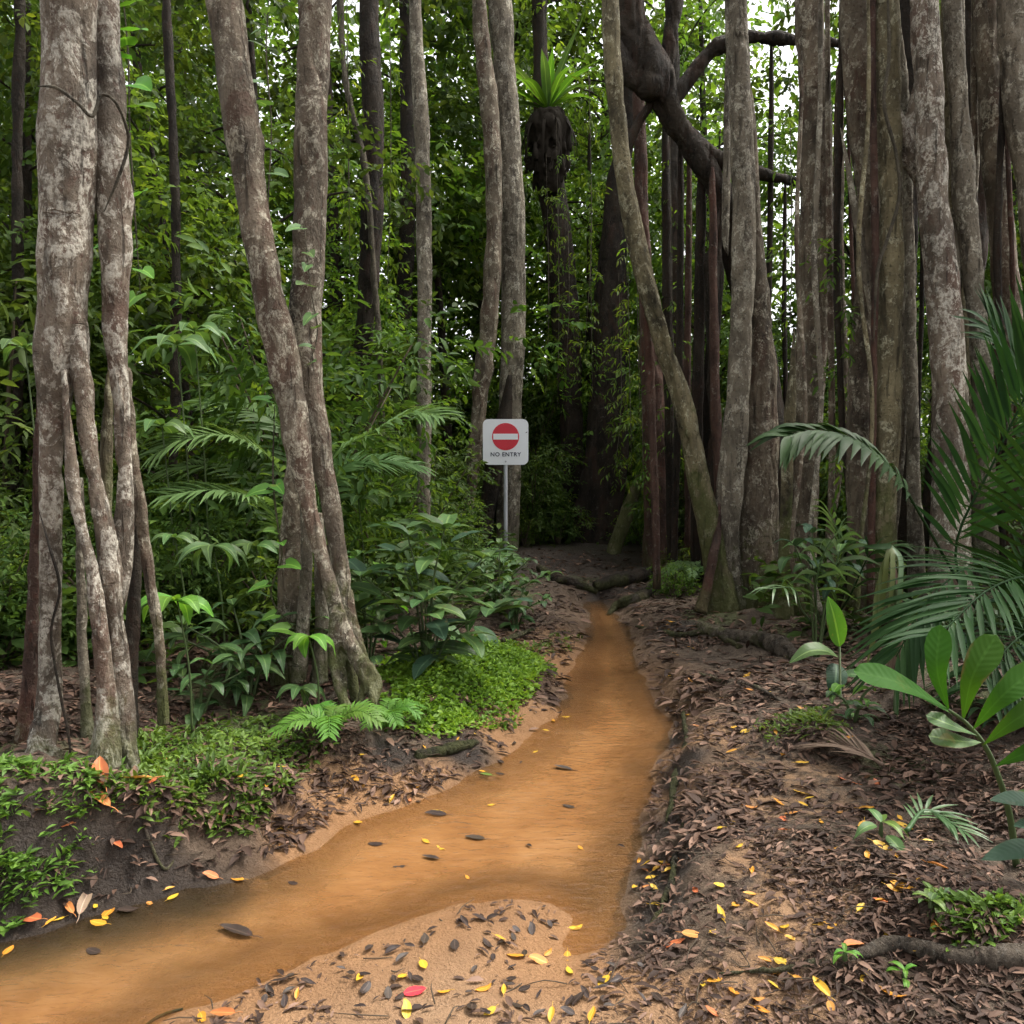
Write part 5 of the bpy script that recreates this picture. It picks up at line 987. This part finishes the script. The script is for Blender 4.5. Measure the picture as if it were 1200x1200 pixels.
fallen(927, 955, .055, 'orange', 'bright orange leaf alone in the middle of the right bank', q=3, rz=1.4)
fallen(993, 917, .09, 'orange', 'pair of orange leaf halves near the dry palm frond', q=3, rz=1.2)
fallen(907, 1144, .06, 'yellow', 'yellow leaf upright at the bottom of the right bank', q=0, rz=.3)
def scatter(poly, n, sizes, mats, label, group, minsep=7, weight=None):
    poly_ = np.array(poly, float); lo, hi = poly_.min(0), poly_.max(0); got = []
    while len(got) < n:
        p = rng.uniform(lo, hi)
        if not inpoly(p[None], poly)[0] or any(abs(p[0] - g[0]) + abs(p[1] - g[1]) < minsep for g in got): continue
        got.append(p); mt = random.choice(mats); fallen(p[0], p[1], random.uniform(*sizes), mt, label[mt], group)
def lab(where): return {'yellow': 'small yellow fallen leaf ' + where, 'orange': 'small orange fallen leaf ' + where, 'darkleaf': 'small dark brown dead leaf ' + where, 'tanleaf': 'small pale tan dead leaf ' + where, 'greenleaf': 'small green fallen leaf ' + where}
YO = ['yellow', 'yellow', 'yellow', 'orange']
scatter([(800,770),(900,790),(985,850),(1110,1000),(1100,1185),(830,1190),(790,1020),(800,860)], 78, (.035, .07), YO, lab('on the littered right bank'), 'fallen leaves on the right bank', 14)
scatter([(200,1195),(450,1105),(600,1062),(660,1070),(740,1120),(830,1195)], 17, (.035, .06), ['yellow'], lab('on the near sand'), 'fallen leaves on the near sand', 20)
scatter([(20,960),(150,945),(260,985),(240,1030),(60,1050)], 9, (.05, .10), ['tanleaf', 'darkleaf', 'tanleaf', 'orange'], lab('on the dark mud bank'), 'dead leaves on the mud bank', 16)
scatter([(742,1010),(780,1005),(800,1050),(770,1075),(742,1060)], 12, (.035, .055), YO, lab('gathered at the right edge of the stream'), 'fallen leaves at the stream edge', 6)
scatter([(400,880),(520,872),(640,830),(670,800),(690,820),(620,900),(470,960),(370,985)], 28, (.03, .055), ['yellow', 'yellow', 'orange', 'darkleaf'], lab('on the sand shelf left of the stream'), 'fallen leaves on the sand shelf', 10)
scatter([(20,1060),(250,990),(390,940),(400,965),(300,1030),(60,1100)], 10, (.035, .055), YO, lab('along the left water edge'), 'fallen leaves along the left water edge', 14)
scatter([(150,880),(390,870),(330,940),(200,960)], 8, (.035, .055), YO, lab('among the creeping plants of the left bank'), 'fallen leaves among creeping plants', 14)
scatter([(720,700),(800,720),(830,780),(790,830),(770,760)], 26, (.03, .06), ['yellow', 'orange', 'tanleaf', 'yellow'], lab('on the bank beside the stream head'), 'fallen leaves beside the stream head', 6)
scatter([(200,1195),(420,1115),(600,1060),(650,1075),(640,1130),(760,1130),(810,1195)], 64, (.03, .06), ['darkleaf'], lab('on the near sand'), 'dark leaves on the near sand', 9)
scatter([(480,930),(700,860),(755,900),(740,1000),(560,1050),(430,1040)], 9, (.03, .05), ['darkleaf', 'yellow'], lab('adrift on the stream'), 'leaves adrift on the stream', 25)

# ---------------------------------------------------------------- light, sky, camera
W = bpy.data.worlds.new('World'); S.world = W; W.use_nodes = True; wn_ = W.node_tree; wn_.nodes.clear()
SE, SR = R(58), R(72)
sk = wn_.nodes.new('ShaderNodeTexSky'); sk.sky_type = 'NISHITA'; sk.sun_disc = False; sk.sun_elevation = SE; sk.sun_rotation = SR; sk.air_density = 1.0; sk.dust_density = 4.0; sk.ozone_density = 1.0
hs = wn_.nodes.new('ShaderNodeHueSaturation'); hs.inputs['Saturation'].default_value = .10
bg = wn_.nodes.new('ShaderNodeBackground'); bg.inputs[1].default_value = .15; wo_ = wn_.nodes.new('ShaderNodeOutputWorld')
wn_.links.new(sk.outputs[0], hs.inputs['Color']); wn_.links.new(hs.outputs[0], bg.inputs[0]); wn_.links.new(bg.outputs[0], wo_.inputs[0])
su = bpy.data.lights.new('sun', 'SUN'); su.energy = 1.5; su.angle = R(20); su.color = (1, .93, .82)
so = bpy.data.objects.new('sun', su); COL.objects.link(so)
dirn = Vector((math.sin(SR) * math.cos(SE), math.cos(SR) * math.cos(SE), math.sin(SE)))
so.rotation_euler = dirn.to_track_quat('Z', 'Y').to_euler()
cam = bpy.data.cameras.new('camera'); cam.sensor_width = 36; cam.lens = 36 * FPX / 1200; cam.clip_end = 500; cam.clip_start = .05
co = bpy.data.objects.new('camera', cam); COL.objects.link(co); co.location = (0, 0, CZ); co.rotation_euler = (R(90) - PITCH, 0, 0); S.camera = co
S.view_settings.view_transform = 'Standard'; S.view_settings.look = 'None'; S.view_settings.exposure = 1.7; S.view_settings.gamma = 1
S.render.engine = 'CYCLES'; S.cycles.max_bounces = 6; S.cycles.diffuse_bounces = 3; S.cycles.glossy_bounces = 2; S.cycles.transmission_bounces = 4; S.cycles.transparent_max_bounces = 6
S.cycles.use_denoising = True; S.cycles.use_adaptive_sampling = True; S.cycles.adaptive_threshold = .03; S.cycles.caustics_reflective = False; S.cycles.caustics_refractive = False
for o in bpy.data.objects:
    if '_b' in o: del o['_b']
